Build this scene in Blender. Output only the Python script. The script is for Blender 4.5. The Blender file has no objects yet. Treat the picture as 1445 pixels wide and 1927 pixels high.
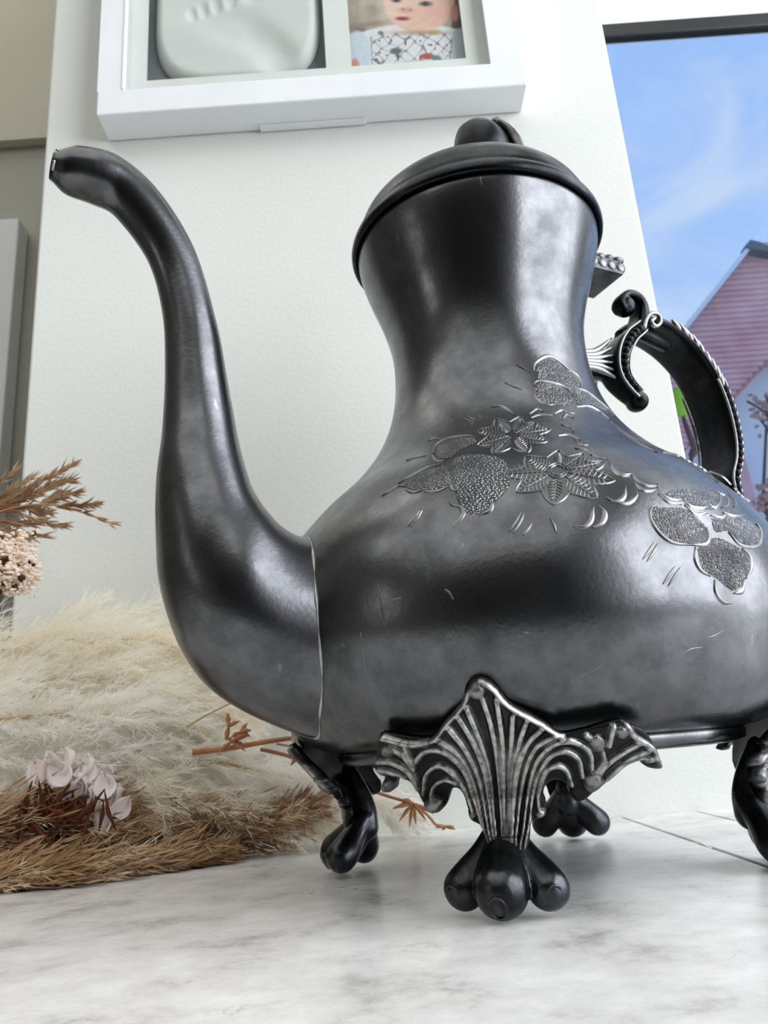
import bpy, bmesh, math, random
import numpy as np
from mathutils import Vector, Matrix
random.seed(7); rng = np.random.default_rng(7)
sc = bpy.context.scene
col = sc.collection

# ------------------------------------------------------------------ camera
W, H, FPX = 1445.0, 1927.0, 1446.0
PITCH, ROLL, CH = math.radians(16.7), math.radians(4.06), 0.036
r0 = np.array([1, 0, 0.]); FW = np.array([0, math.cos(PITCH), math.sin(PITCH)]); u0 = np.array([0, -math.sin(PITCH), math.cos(PITCH)])
CR = math.cos(ROLL)*r0 - math.sin(ROLL)*u0
CU = math.sin(ROLL)*r0 + math.cos(ROLL)*u0
CAM = np.array([0, 0, CH])
cd = bpy.data.cameras.new('camera'); co = bpy.data.objects.new('camera', cd); col.objects.link(co)
M = Matrix(((CR[0], CU[0], -FW[0], CAM[0]), (CR[1], CU[1], -FW[1], CAM[1]), (CR[2], CU[2], -FW[2], CAM[2]), (0, 0, 0, 1)))
co.matrix_world = M
cd.sensor_fit = 'VERTICAL'; cd.sensor_height = 24.0; cd.lens = 24.0*FPX/H
cd.clip_start = 0.005; cd.clip_end = 200
cd.dof.use_dof = True; cd.dof.focus_distance = 0.175; cd.dof.aperture_fstop = 30.0
sc.camera = co

# ------------------------------------------------------------------ world: blue sky with soft cloud
w = bpy.data.worlds.new('sky'); sc.world = w; w.use_nodes = True
nt = w.node_tree; N = nt.nodes; L = nt.links; N.clear()
out = N.new('ShaderNodeOutputWorld'); bg = N.new('ShaderNodeBackground'); bg.inputs[1].default_value = 1.0
tc = N.new('ShaderNodeTexCoord'); sep = N.new('ShaderNodeSeparateXYZ'); L.new(tc.outputs['Generated'], sep.inputs[0])
grad = N.new('ShaderNodeValToRGB'); L.new(sep.outputs[2], grad.inputs[0])
e = grad.color_ramp.elements; e[0].position = 0.0; e[0].color = (0.46, 0.64, 0.92, 1); e[1].position = 0.75; e[1].color = (0.31, 0.49, 0.90, 1)
mp = N.new('ShaderNodeMapping'); mp.inputs['Scale'].default_value = (1.2, 1.2, 2.0); L.new(tc.outputs['Generated'], mp.inputs[0])
nz = N.new('ShaderNodeTexNoise'); nz.inputs['Scale'].default_value = 5.0; nz.inputs['Detail'].default_value = 6; nz.inputs['Distortion'].default_value = .8; L.new(mp.outputs[0], nz.inputs[0])
cr = N.new('ShaderNodeValToRGB'); cr.color_ramp.elements[0].position = .47; cr.color_ramp.elements[1].position = .78; L.new(nz.outputs[0], cr.inputs[0])
cm = N.new('ShaderNodeMix'); cm.data_type = 'RGBA'; L.new(cr.outputs[0], cm.inputs[0]); L.new(grad.outputs[0], cm.inputs[6]); cm.inputs[7].default_value = (.58, .69, .88, 1)
L.new(cm.outputs[2], bg.inputs[0]); L.new(bg.outputs[0], out.inputs[0])

# ------------------------------------------------------------------ daylight through the side and left windows, plus added overhead fill lamps
def area(name, loc, target, sx, sy, power, color):
    l = bpy.data.lights.new(name, 'AREA'); l.shape = 'RECTANGLE'; l.size = sx; l.size_y = sy; l.energy = power; l.color = color
    o = bpy.data.objects.new(name, l); col.objects.link(o); o.location = loc
    o.rotation_euler = (Vector(target)-Vector(loc)).to_track_quat('-Z', 'Y').to_euler(); o['kind'] = 'helper'
    return o
area('daylight_side_window', (1.02, -0.48, 0.62), (0.0, -0.48, 0.62), 1.60, 1.24, 33.0, (0.985, 0.99, 1.0))
area('daylight_left_window', (-1.79, -0.62, 0.45), (0.0, -0.30, 0.40), 0.50, 0.60, 1.5, (1.0, 0.98, 0.95))
area('ceiling_fill', (-0.55, -0.85, 1.48), (-0.55, -0.849, 0.0), 2.30, 2.20, 22.0, (1.0, 0.99, 0.965))  # added overhead fill under the closed ceiling, evens out the light; no opening there
area('hall_fill', (-0.85, 0.60, 1.48), (-0.85, 0.62, 0.0), 0.8, 0.4, 2.6, (1.0, 0.97, 0.90))  # added lamp to brighten the hall walls, unseen, no opening above it
sc.view_settings.view_transform = 'Standard'; sc.view_settings.look = 'None'; sc.view_settings.gamma = 1.0; sc.view_settings.use_curve_mapping = False
sc.view_settings.exposure = 0.14
sc.cycles.use_denoising = True; sc.cycles.diffuse_bounces = 9; sc.cycles.max_bounces = 12; sc.cycles.transparent_max_bounces = 12

# ------------------------------------------------------------------ tracing helpers: pixel of the photograph -> point on a real surface
def rays(px):
    px = np.atleast_2d(np.asarray(px, float))
    return FW + ((px[:, :1]-W/2)/FPX)*CR - ((px[:, 1:2]-H/2)/FPX)*CU
def ony(px, Y): d = rays(px); return CAM + d*(Y/d[:, 1:2])
def onz(px, Z=0): d = rays(px); return CAM + d*((Z-CH)/d[:, 2:3])
def proj(P):
    P = np.atleast_2d(P) - CAM; z = P@FW
    return np.stack([W/2+FPX*(P@CR)/z, H/2-FPX*(P@CU)/z], -1)
POT = np.array([.038, .230, 0]); AZ = math.radians(206)
EX = np.array([math.cos(AZ), math.sin(AZ), 0]); EY = np.array([-math.sin(AZ), math.cos(AZ), 0])
def loc(P): P = np.atleast_2d(P)-POT; return np.stack([P@EX, P@EY, P[:, 2]], -1)
def onplane(px, off):       # the pot's spout-handle plane, shifted sideways by off; local coordinates
    d = rays(px); t = ((POT+EY*off-CAM)@EY)/(d@EY); return loc(CAM+d*t[:, None])
def onrev(px, prof):        # surface of revolution about the pot's axis, prof = (z array, r array); local coordinates
    d = rays(px); t = np.linspace(.10, .30, 1600)
    P = CAM + d[:, None, :]*t[None, :, None]
    q = np.hypot(P[..., 0]-POT[0], P[..., 1]-POT[1]) - np.interp(P[..., 2], prof[0], prof[1])
    k = np.argmax(q < 0, axis=1); k = np.where(k == 0, np.argmin(q, axis=1), k); k = np.maximum(k, 1); i = np.arange(len(d))
    a, b = q[i, k-1], q[i, k]; f = np.where((a > 0) & (b < 0), a/np.maximum(a-b, 1e-9), 1.0)
    return loc(CAM + d*(t[k-1]+f*(t[k]-t[k-1]))[:, None])
def cat(pts, n):            # Catmull-Rom through points (rows), n samples, roughly even in arc length
    P = np.asarray(pts, float); Q = np.vstack([2*P[0]-P[1], P, 2*P[-1]-P[-2]])
    o = []
    for i in range(len(P)-1):
        a, b, c, d = Q[i:i+4]; t = np.linspace(0, 1, 24, endpoint=False)[:, None]
        o.append(.5*(2*b+(c-a)*t+(2*a-5*b+4*c-d)*t*t+(3*b-a-3*c+d)*t**3))
    o = np.vstack(o+[P[-1:]]); s = np.r_[0, np.cumsum(np.linalg.norm(np.diff(o, axis=0), axis=1))]
    u = np.linspace(0, s[-1], n); return np.stack([np.interp(u, s, o[:, k]) for k in range(o.shape[1])], -1)

# ------------------------------------------------------------------ object helpers
def link(name, me, mat=None, parent=None):
    o = bpy.data.objects.new(name, me); col.objects.link(o)
    if mat is not None and me is not None and not me.materials: me.materials.append(mat)
    if parent is not None: o.parent = parent
    return o
def mesh(name, V, F, smooth=True):
    me = bpy.data.meshes.new(name); me.from_pydata([tuple(map(float, v)) for v in V], [], [tuple(map(int, f)) for f in F]); me.update()
    if smooth: me.polygons.foreach_set('use_smooth', [True]*len(me.polygons))
    return me
def tag(o, label=None, cat_=None, group=None, kind=None):
    if label: o['label'] = label
    if cat_: o['category'] = cat_
    if group: o['group'] = group
    if kind: o['kind'] = kind
    return o
def empty(name, l=(0, 0, 0), rz=0):
    o = bpy.data.objects.new(name, None); col.objects.link(o); o.location = l; o.rotation_euler = (0, 0, rz); o.empty_display_size = .01
    return o
def box(x0, x1, y0, y1, z0, z1, bev=0):
    bm = bmesh.new(); bmesh.ops.create_cube(bm, size=1)
    for v in bm.verts: v.co = Vector(((x0+x1)/2+v.co.x*(x1-x0), (y0+y1)/2+v.co.y*(y1-y0), (z0+z1)/2+v.co.z*(z1-z0)))
    if bev: bmesh.ops.bevel(bm, geom=bm.edges[:], offset=bev, segments=2, affect='EDGES', profile=.5)
    me = bpy.data.meshes.new('box'); bm.to_mesh(me); bm.free(); return me
def revolve(prof, n=128):
    V = []; F = []
    for r, z in prof:
        for k in range(n):
            a = 2*math.pi*k/n; V.append((r*math.cos(a), r*math.sin(a), z))
    for i in range(len(prof)-1):
        for k in range(n):
            F.append((i*n+k, i*n+(k+1) % n, (i+1)*n+(k+1) % n, (i+1)*n+k))
    return V, F
def frames(P):
    T = np.gradient(P, axis=0); T /= np.linalg.norm(T, axis=1)[:, None]+1e-12
    up = np.array([0, 0, 1.]) if abs(T[0][2]) < .9 else np.array([1., 0, 0]); U = []; u = np.cross(T[0], np.cross(up, T[0]))
    for t in T: u = u - t*(u@t); u /= np.linalg.norm(u)+1e-12; U.append(u)
    U = np.array(U); return T, U, np.cross(T, U)
def tube(P, R, n=10, cap=True, base=0):
    P = np.asarray(P, float); R = np.broadcast_to(R, len(P)); T, U, B = frames(P); V = []; F = []
    for p, r, u, b in zip(P, R, U, B):
        for k in range(n):
            a = 2*math.pi*k/n; V.append(p+r*(math.cos(a)*u+math.sin(a)*b))
    for i in range(len(P)-1):
        for k in range(n): F.append((base+i*n+k, base+i*n+(k+1) % n, base+(i+1)*n+(k+1) % n, base+(i+1)*n+k))
    if cap: F.append(tuple(base+k for k in range(n))[::-1]); F.append(tuple(base+(len(P)-1)*n+k for k in range(n)))
    return V, F
def ball(c, r, sub=2):
    bm = bmesh.new(); bmesh.ops.create_icosphere(bm, subdivisions=sub, radius=1)
    r = np.broadcast_to(r, 3); V = [(c[0]+v.co.x*r[0], c[1]+v.co.y*r[1], c[2]+v.co.z*r[2]) for v in bm.verts]; bm.verts.index_update()
    F = [tuple(v.index for v in f.verts) for f in bm.faces]; bm.free(); return V, F
class MB:
    def __init__(s): s.V = []; s.F = []
    def add(s, VF):
        b = len(s.V); s.V += [tuple(v) for v in VF[0]]; s.F += [tuple(i+b for i in f) for f in VF[1]]; return s
    def mesh(s, name='m', smooth=True): return mesh(name, s.V, s.F, smooth)
def bake(me, mods):         # apply modifiers once, so copies can share the mesh
    o = bpy.data.objects.new('bake', me); col.objects.link(o)
    for t, kw in mods:
        m = o.modifiers.new(t, t)
        for k, v in kw.items(): setattr(m, k, v)
    dg = bpy.context.evaluated_depsgraph_get(); r = bpy.data.meshes.new_from_object(o.evaluated_get(dg))
    bpy.data.objects.remove(o); r.polygons.foreach_set('use_smooth', [True]*len(r.polygons)); return r

# ------------------------------------------------------------------ materials
def srgb(r, g, b): return tuple(((c/255)/12.92 if c/255 <= .04045 else ((c/255+.055)/1.055)**2.4) for c in (r, g, b))+(1,)
def mat(name, c1, c2=None, scale=20, rough=.6, metal=0, bump=0, bscale=200, detail=4, spec=.5, dist=.001, rough2=None, stretch=None, sub=0, trans=0):
    m = bpy.data.materials.new(name); m.use_nodes = True; nt = m.node_tree; b = nt.nodes['Principled BSDF']
    b.inputs['Roughness'].default_value = rough; b.inputs['Metallic'].default_value = metal; b.inputs['Specular IOR Level'].default_value = spec
    b.inputs['Base Color'].default_value = c1
    tcn = nt.nodes.new('ShaderNodeTexCoord'); src = tcn.outputs['Object']
    if stretch:
        mpn = nt.nodes.new('ShaderNodeMapping'); mpn.inputs['Scale'].default_value = stretch; nt.links.new(src, mpn.inputs[0]); src = mpn.outputs[0]
    if c2 is not None or rough2 is not None:
        n = nt.nodes.new('ShaderNodeTexNoise'); n.inputs['Scale'].default_value = scale; n.inputs['Detail'].default_value = detail; nt.links.new(src, n.inputs['Vector'])
        rp = nt.nodes.new('ShaderNodeMapRange'); rp.inputs[1].default_value = .3; rp.inputs[2].default_value = .7; nt.links.new(n.outputs[0], rp.inputs[0])
        if c2 is not None:
            x = nt.nodes.new('ShaderNodeMix'); x.data_type = 'RGBA'; x.inputs[6].default_value = c1; x.inputs[7].default_value = c2
            nt.links.new(rp.outputs[0], x.inputs[0]); nt.links.new(x.outputs[2], b.inputs['Base Color'])
        if rough2 is not None:
            q = nt.nodes.new('ShaderNodeMapRange'); q.inputs[3].default_value = rough; q.inputs[4].default_value = rough2; nt.links.new(rp.outputs[0], q.inputs[0]); nt.links.new(q.outputs[0], b.inputs['Roughness'])
    if bump:
        n2 = nt.nodes.new('ShaderNodeTexNoise'); n2.inputs['Scale'].default_value = bscale; n2.inputs['Detail'].default_value = 3; nt.links.new(src, n2.inputs['Vector'])
        bp = nt.nodes.new('ShaderNodeBump'); bp.inputs['Strength'].default_value = bump; bp.inputs['Distance'].default_value = dist; nt.links.new(n2.outputs[0], bp.inputs['Height']); nt.links.new(bp.outputs[0], b.inputs['Normal'])
    return m
def wall_mat(name, c1, c2):
    return mat(name, c1, c2, scale=6, rough=.75, bump=.25, bscale=420, dist=.0004, spec=.2)
def silver_mat(name, dark, mid, bright, rough_lo, rough_hi, cavity=False, flecks=1.0, wear=None):
    """oxidised silver plate: brushed, blotchy tarnish, fine scratches and bright worn flecks"""
    m = bpy.data.materials.new(name); m.use_nodes = True; nt = m.node_tree; b = nt.nodes['Principled BSDF']; A = nt.nodes.new; K = nt.links.new
    b.inputs['Metallic'].default_value = 1.0
    t = A('ShaderNodeTexCoord').outputs['Object']
    n1 = A('ShaderNodeTexNoise'); n1.inputs['Scale'].default_value = 95; n1.inputs['Detail'].default_value = 7; n1.inputs['Roughness'].default_value = .62; K(t, n1.inputs['Vector'])
    r1 = A('ShaderNodeMapRange'); r1.inputs[1].default_value = .35; r1.inputs[2].default_value = .68; K(n1.outputs[0], r1.inputs[0])
    x1 = A('ShaderNodeMix'); x1.data_type = 'RGBA'; x1.inputs[6].default_value = dark; x1.inputs[7].default_value = mid; K(r1.outputs[0], x1.inputs[0])
    mpn = A('ShaderNodeMapping'); mpn.inputs['Rotation'].default_value = (.5, .35, .2); mpn.inputs['Scale'].default_value = (260, 260, 26); K(t, mpn.inputs[0])
    n2 = A('ShaderNodeTexNoise'); n2.inputs['Scale'].default_value = 1.0; n2.inputs['Detail'].default_value = 5; K(mpn.outputs[0], n2.inputs['Vector'])
    r2 = A('ShaderNodeMapRange'); r2.inputs[1].default_value = .68; r2.inputs[2].default_value = .78; K(n2.outputs[0], r2.inputs[0])
    n3 = A('ShaderNodeTexNoise'); n3.inputs['Scale'].default_value = 60; n3.inputs['Detail'].default_value = 2; K(t, n3.inputs['Vector'])
    r3 = A('ShaderNodeMapRange'); r3.inputs[1].default_value = .55; r3.inputs[2].default_value = .72; K(n3.outputs[0], r3.inputs[0])
    mu = A('ShaderNodeMath'); mu.operation = 'MULTIPLY'; K(r2.outputs[0], mu.inputs[0]); K(r3.outputs[0], mu.inputs[1]); r3.inputs[4].default_value = flecks
    x2 = A('ShaderNodeMix'); x2.data_type = 'RGBA'; K(mu.outputs[0], x2.inputs[0]); K(x1.outputs[2], x2.inputs[6]); x2.inputs[7].default_value = bright
    last = x2.outputs[2]
    if cavity:      # rubbed relief: the polish has worn the raised ridges bright and left the oxide in the grooves
        g = A('ShaderNodeNewGeometry'); rr = A('ShaderNodeMapRange'); rr.inputs[1].default_value = .515; rr.inputs[2].default_value = .60; K(g.outputs['Pointiness'], rr.inputs[0])
        x3 = A('ShaderNodeMix'); x3.data_type = 'RGBA'; K(rr.outputs[0], x3.inputs[0]); K(last, x3.inputs[6]); x3.inputs[7].default_value = bright; last = x3.outputs[2]
    if wear:        # wear stored on the casting itself: which ridges have been rubbed bright
        at = A('ShaderNodeAttribute'); at.attribute_name = wear; n6 = A('ShaderNodeTexNoise'); n6.inputs['Scale'].default_value = 700; n6.inputs['Detail'].default_value = 3; K(t, n6.inputs['Vector'])
        r6 = A('ShaderNodeMapRange'); r6.inputs[1].default_value = .3; r6.inputs[2].default_value = .6; r6.inputs[3].default_value = .35; K(n6.outputs[0], r6.inputs[0]); m6 = A('ShaderNodeMath'); m6.operation = 'MULTIPLY'; K(at.outputs['Fac'], m6.inputs[0]); K(r6.outputs[0], m6.inputs[1])
        x6 = A('ShaderNodeMix'); x6.data_type = 'RGBA'; K(m6.outputs[0], x6.inputs[0]); K(last, x6.inputs[6]); x6.inputs[7].default_value = bright; last = x6.outputs[2]
    K(last, b.inputs['Base Color'])
    q = A('ShaderNodeMapRange'); q.inputs[3].default_value = rough_hi; q.inputs[4].default_value = rough_lo; K(r1.outputs[0], q.inputs[0]); K(q.outputs[0], b.inputs['Roughness'])
    n4 = A('ShaderNodeTexNoise'); n4.inputs['Scale'].default_value = 900; n4.inputs['Detail'].default_value = 4; K(t, n4.inputs['Vector'])
    bp = A('ShaderNodeBump'); bp.inputs['Strength'].default_value = .10; bp.inputs['Distance'].default_value = .0003; K(n4.outputs[0], bp.inputs['Height']); K(bp.outputs[0], b.inputs['Normal'])
    return m
MS = {}
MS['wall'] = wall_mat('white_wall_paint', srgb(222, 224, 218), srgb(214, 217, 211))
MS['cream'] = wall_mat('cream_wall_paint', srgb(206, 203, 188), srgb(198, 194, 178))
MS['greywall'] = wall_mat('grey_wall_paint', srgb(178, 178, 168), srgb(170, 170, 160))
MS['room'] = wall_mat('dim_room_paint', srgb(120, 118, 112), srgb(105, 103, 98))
MS['dark'] = wall_mat('dark_furniture_paint', srgb(60, 58, 56), srgb(50, 48, 46))
MS['white'] = mat('white_lacquer', srgb(226, 229, 231), srgb(220, 223, 226), scale=30, rough=.45, bump=.05, bscale=300)
MS['matboard'] = mat('white_mat_board', srgb(236, 238, 232), srgb(230, 232, 226), scale=60, rough=.9)
MS['teal'] = mat('grey_backing_card', srgb(120, 128, 130), srgb(110, 120, 122), scale=30, rough=.9)
MS['plaster'] = mat('cast_plaster', srgb(222, 224, 218), srgb(214, 217, 212), scale=40, rough=.85, bump=.15, bscale=500, dist=.0003)
MS['upvc'] = mat('dark_window_frame', srgb(26, 32, 34), srgb(20, 25, 27), scale=20, rough=.4)
MS['silver'] = silver_mat('tarnished_silver', (.080, .082, .086, 1), (.148, .151, .159, 1), (.70, .69, .67, 1), .22, .31)
MS['cast'] = silver_mat('oxidised_cast_silver', (.018, .019, .021, 1), (.05, .052, .056, 1), (.46, .46, .46, 1), .26, .38, cavity=True, flecks=.15)
MS['bracket'] = silver_mat('rubbed_cast_silver', (.012, .012, .013, 1), (.03, .031, .033, 1), (.50, .50, .49, 1), .30, .42, flecks=.1, wear='wear')
MS['paw'] = silver_mat('dark_cast_silver', (.022, .023, .026, 1), (.085, .088, .094, 1), (.35, .35, .35, 1), .22, .34, flecks=.4)
MS['claw'] = silver_mat('claw_silver', (.03, .03, .033, 1), (.12, .12, .125, 1), (.4, .4, .4, 1), .28, .4, flecks=.2)
MS['blackcast'] = silver_mat('blackened_silver', (.012, .013, .015, 1), (.030, .031, .034, 1), (.30, .30, .31, 1), .24, .36, flecks=.12)
MS['bright'] = mat('worn_bright_silver', (.62, .62, .61, 1), (.42, .42, .42, 1), scale=300, rough=.35, metal=1)
MS['engrave0'] = silver_mat('chased_silver', (.05, .05, .054, 1), (.24, .24, .25, 1), (.7, .7, .68, 1), .3, .42, flecks=.5)
MS['solder'] = mat('pale_solder', (.66, .66, .63, 1), (.2, .2, .2, 1), scale=160, rough=.45, metal=1)

def glass_mat():
    m = bpy.data.materials.new('clear_pane'); m.use_nodes = True; nt = m.node_tree; nt.nodes.remove(nt.nodes['Principled BSDF']); A = nt.nodes.new
    tr = A('ShaderNodeBsdfTransparent'); tr.inputs[0].default_value = (.97, .98, .98, 1); gl = A('ShaderNodeBsdfGlossy'); gl.inputs['Roughness'].default_value = .01
    fr = A('ShaderNodeFresnel'); fr.inputs[0].default_value = 1.08; mx = A('ShaderNodeMixShader'); K = nt.links.new
    K(fr.outputs[0], mx.inputs[0]); K(tr.outputs[0], mx.inputs[1]); K(gl.outputs[0], mx.inputs[2]); K(mx.outputs[0], nt.nodes['Material Output'].inputs[0]); return m
MS['glass'] = glass_mat()

def marble_mat():
    m = bpy.data.materials.new('pale_marble_laminate'); m.use_nodes = True; nt = m.node_tree; b = nt.nodes['Principled BSDF']; A = nt.nodes.new; K = nt.links.new
    t = A('ShaderNodeTexCoord').outputs['Object']
    n = A('ShaderNodeTexNoise'); n.inputs['Scale'].default_value = 42; n.inputs['Detail'].default_value = 10; n.inputs['Roughness'].default_value = .7; K(t, n.inputs['Vector'])
    rp = A('ShaderNodeValToRGB'); K(n.outputs[0], rp.inputs[0]); e = rp.color_ramp.elements
    e[0].position = .30; e[0].color = srgb(168, 165, 160); e[1].position = .64; e[1].color = srgb(234, 234, 232); k = e.new(.46); k.color = srgb(214, 213, 210)
    mp_ = A('ShaderNodeMapping'); mp_.inputs['Rotation'].default_value = (0, 0, .42); mp_.inputs['Scale'].default_value = (.35, 1.0, 1); K(t, mp_.inputs[0])
    n2 = A('ShaderNodeTexNoise'); n2.inputs['Scale'].default_value = 60; n2.inputs['Detail'].default_value = 6; n2.inputs['Distortion'].default_value = 1.2; K(mp_.outputs[0], n2.inputs['Vector'])
    ab = A('ShaderNodeMath'); ab.operation = 'SUBTRACT'; K(n2.outputs[0], ab.inputs[0]); ab.inputs[1].default_value = .5
    a2 = A('ShaderNodeMath'); a2.operation = 'ABSOLUTE'; K(ab.outputs[0], a2.inputs[0])
    vr = A('ShaderNodeMapRange'); vr.inputs[1].default_value = .0; vr.inputs[2].default_value = .009; vr.inputs[3].default_value = 1; vr.inputs[4].default_value = 0; K(a2.outputs[0], vr.inputs[0])
    n3 = A('ShaderNodeTexNoise'); n3.inputs['Scale'].default_value = 30; n3.inputs['Detail'].default_value = 3; K(t, n3.inputs['Vector'])
    r3 = A('ShaderNodeMapRange'); r3.inputs[1].default_value = .54; r3.inputs[2].default_value = .68; r3.inputs[4].default_value = .75; K(n3.outputs[0], r3.inputs[0])
    mu = A('ShaderNodeMath'); mu.operation = 'MULTIPLY'; K(vr.outputs[0], mu.inputs[0]); K(r3.outputs[0], mu.inputs[1])
    x = A('ShaderNodeMix'); x.data_type = 'RGBA'; K(mu.outputs[0], x.inputs[0]); K(rp.outputs[0], x.inputs[6]); x.inputs[7].default_value = srgb(84, 80, 78)
    K(x.outputs[2], b.inputs['Base Color']); b.inputs['Roughness'].default_value = .25; b.inputs['Specular IOR Level'].default_value = .5
    n5 = A('ShaderNodeTexNoise'); n5.inputs['Scale'].default_value = 700; K(t, n5.inputs['Vector'])
    bp = A('ShaderNodeBump'); bp.inputs['Strength'].default_value = .12; bp.inputs['Distance'].default_value = .0003; K(n5.outputs[0], bp.inputs['Height']); K(bp.outputs[0], b.inputs['Normal'])
    return m
MS['marble'] = marble_mat()
MS['grout'] = mat('dark_joint', srgb(92, 84, 80), srgb(60, 54, 52), scale=200, rough=.9)

# ------------------------------------------------------------------ the setting
WY = .345; XL, XR = -.1726, .1452
def S(name, me, m, label=None):
    o = link(name, me, MS[m]); o['kind'] = 'structure'
    if label: o['label'] = label
    return o
S('wall_back', box(XL, XR, WY, WY+.028, -.02, 1.5, .0015), 'wall', 'white painted pier between the hall and the window')
lint_z = ony([(1140, 44)], .3675)[0][2]; glass_z = ony([(1140, 84)], .3735)[0][2]
S('wall_lintel', box(XR-.03, 1.0, .3737, .3765, glass_z+.003, 1.5), 'white')
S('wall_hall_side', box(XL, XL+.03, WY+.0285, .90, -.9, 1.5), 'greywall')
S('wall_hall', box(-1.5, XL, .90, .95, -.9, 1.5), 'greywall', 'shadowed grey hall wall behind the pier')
ceil_z = ony([(40, 272)], .895)[0][2]
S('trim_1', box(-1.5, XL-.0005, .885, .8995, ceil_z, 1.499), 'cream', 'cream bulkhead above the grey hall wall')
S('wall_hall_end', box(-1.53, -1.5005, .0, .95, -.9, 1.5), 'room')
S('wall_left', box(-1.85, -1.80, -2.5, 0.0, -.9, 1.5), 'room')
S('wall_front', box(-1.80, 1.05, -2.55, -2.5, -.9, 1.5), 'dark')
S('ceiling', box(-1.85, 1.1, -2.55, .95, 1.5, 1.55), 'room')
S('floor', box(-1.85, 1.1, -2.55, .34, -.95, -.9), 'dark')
S('wall_hall_floor', box(-1.5, XL, .34, .95, -.95, -.9), 'dark').name = 'floor_hall'
# right-hand wall with the side window opening, built round the opening
S('wall_right', box(1.0, 1.05, -2.5, -1.30, -.9, 1.5), 'white')
S('wall_right', box(1.0, 1.05, .335, .42, -.9, 1.5), 'white')
S('wall_right', box(1.0, 1.05, -1.30, .335, -.9, -.02), 'white')
S('wall_right', box(1.0, 1.05, -1.30, .335, 1.26, 1.5), 'white')
S('wall_right', box(XR, 1.0, .353, .40, -.9, -.03), 'white')
# window beside the pier
wn = empty('window_1', (0, 0, 0)); wn['kind'] = 'structure'
link('window_head', box(XR-.03, .98, .3675, .3735, glass_z, lint_z, .001), MS['upvc'], wn)
link('window_pane', box(XR+.0005, .98, .3695, .3715, -.03, glass_z), MS['glass'], wn)
link('window_post', box(.98, 1.0, .362, .3735, -.03, lint_z, .0015), MS['upvc'], wn)

# sill of marble-look slabs
sill = empty('windowsill', (0, 0, 0)); tag(sill, kind='structure')
link('sill_core', box(-.60, .98, -.02, .352, -.03, -.0012), MS['grout'], sill)
J1, J2 = .0895, .1212
for a, b in ((-.60, J1-.0006), (J1+.0006, J2-.0006), (J2+.0006, .98)):
    link('slab', box(a, b, -.02, .3515 if a > .1 else .3448, -.006, 0, .0004), MS['marble'], sill)
bmf = MB().add(tube([(J1, .249, -.0008), (J1, .256, -.0004), (J1, .262, -.0008)], .0008, 8)); link('joint_filler', bmf.mesh(), MS['marble'], sill)

# white panel at the far left, in the hall
pr = ony([(36, 410)], .87)[0]
pn = empty('panel_door', (pr[0]-.35, .87, -.9)); tag(pn, 'plain white door edge standing in the hall at far left', 'door')
link('door_leaf', box(-.35, .35, 0, .028, 0, pr[2]+.9, .002), MS['white'], pn)
link('door_rail', box(-.25, .25, -.004, .0005, .9, pr[2]+.9-.10, .001), MS['white'], pn)

# ------------------------------------------------------------------ keepsake frame on the pier
FY = .326; fx0, fx1, fz0, fz1 = -.1371, .0916, .3635, .535
fr = empty('keepsake_frame', (0, WY, fz0)); FO = np.array([0, WY, fz0])
tag(fr, 'white box frame holding a plaster footprint and a baby photo', 'picture frame')
def fpart(name, x0, x1, y0, y1, z0, z1, m, bev=0, par=None):
    me = box(x0-FO[0], x1-FO[0], y0-FO[1], y1-FO[1], z0-FO[2], z1-FO[2], bev); return link(name, me, MS[m], par or fr)
il = ony([(231, 100)], FY)[0][0]; ir = ony([(918, 80)], FY)[0][0]; ib = ony([(231, 168)], FY)[0][2]
fpart('frame_rail', fx0, fx1, FY, WY-.0005, fz0, ib, 'white', .0008)
fpart('frame_rail', fx0, fx1, FY, WY-.0005, fz1-.016, fz1, 'white', .0008)
fpart('frame_stile', fx0, il, FY, WY-.0005, ib-.0008, fz1-.0162, 'white')
fpart('frame_stile', ir, fx1, FY, WY-.0005, ib-.0008, fz1-.0162, 'white')
fpart('inner_lip', il, il+.0012, FY-.0004, FY+.006, ib+.0002, fz1-.0162, 'white', .0002)
MY = .333
def mx(x, y): p = ony([(x, y)], MY)[0]; return p[0], p[2]
a0, b0 = mx(275, 152); a1, _ = mx(614, 130); c0, d0 = mx(662, 126); c1, _ = mx(877, 108)
top = fz1-.0165
fpart('mat_board', il, ir, MY, MY+.0015, ib, b0, 'matboard')
fpart('mat_board', il, a0, MY, MY+.0015, b0, top, 'matboard')
fpart('mat_board', a1, c0, MY, MY+.0015, b0, top, 'matboard')
fpart('mat_board', c1, ir, MY, MY+.0015, b0, top, 'matboard')
fpart('mat_board', a0, a1, MY, MY+.0015, top-.012, top, 'matboard')
fpart('mat_board', c0, c1, MY, MY+.0015, top-.03, top, 'matboard')
fpart('backing', il, ir, .341, .343, ib, top, 'teal')
fpart('cord_strip', ony([(490, 250)], .343)[0][0], ony([(690, 238)], .343)[0][0], .340, .3443, fz0-.0012, fz0-.0001, 'white', .0003)
fpart('glass_pane', il+.0013, ir-.0002, FY+.0025, FY+.0035, ib+.0003, top, 'glass')
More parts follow.
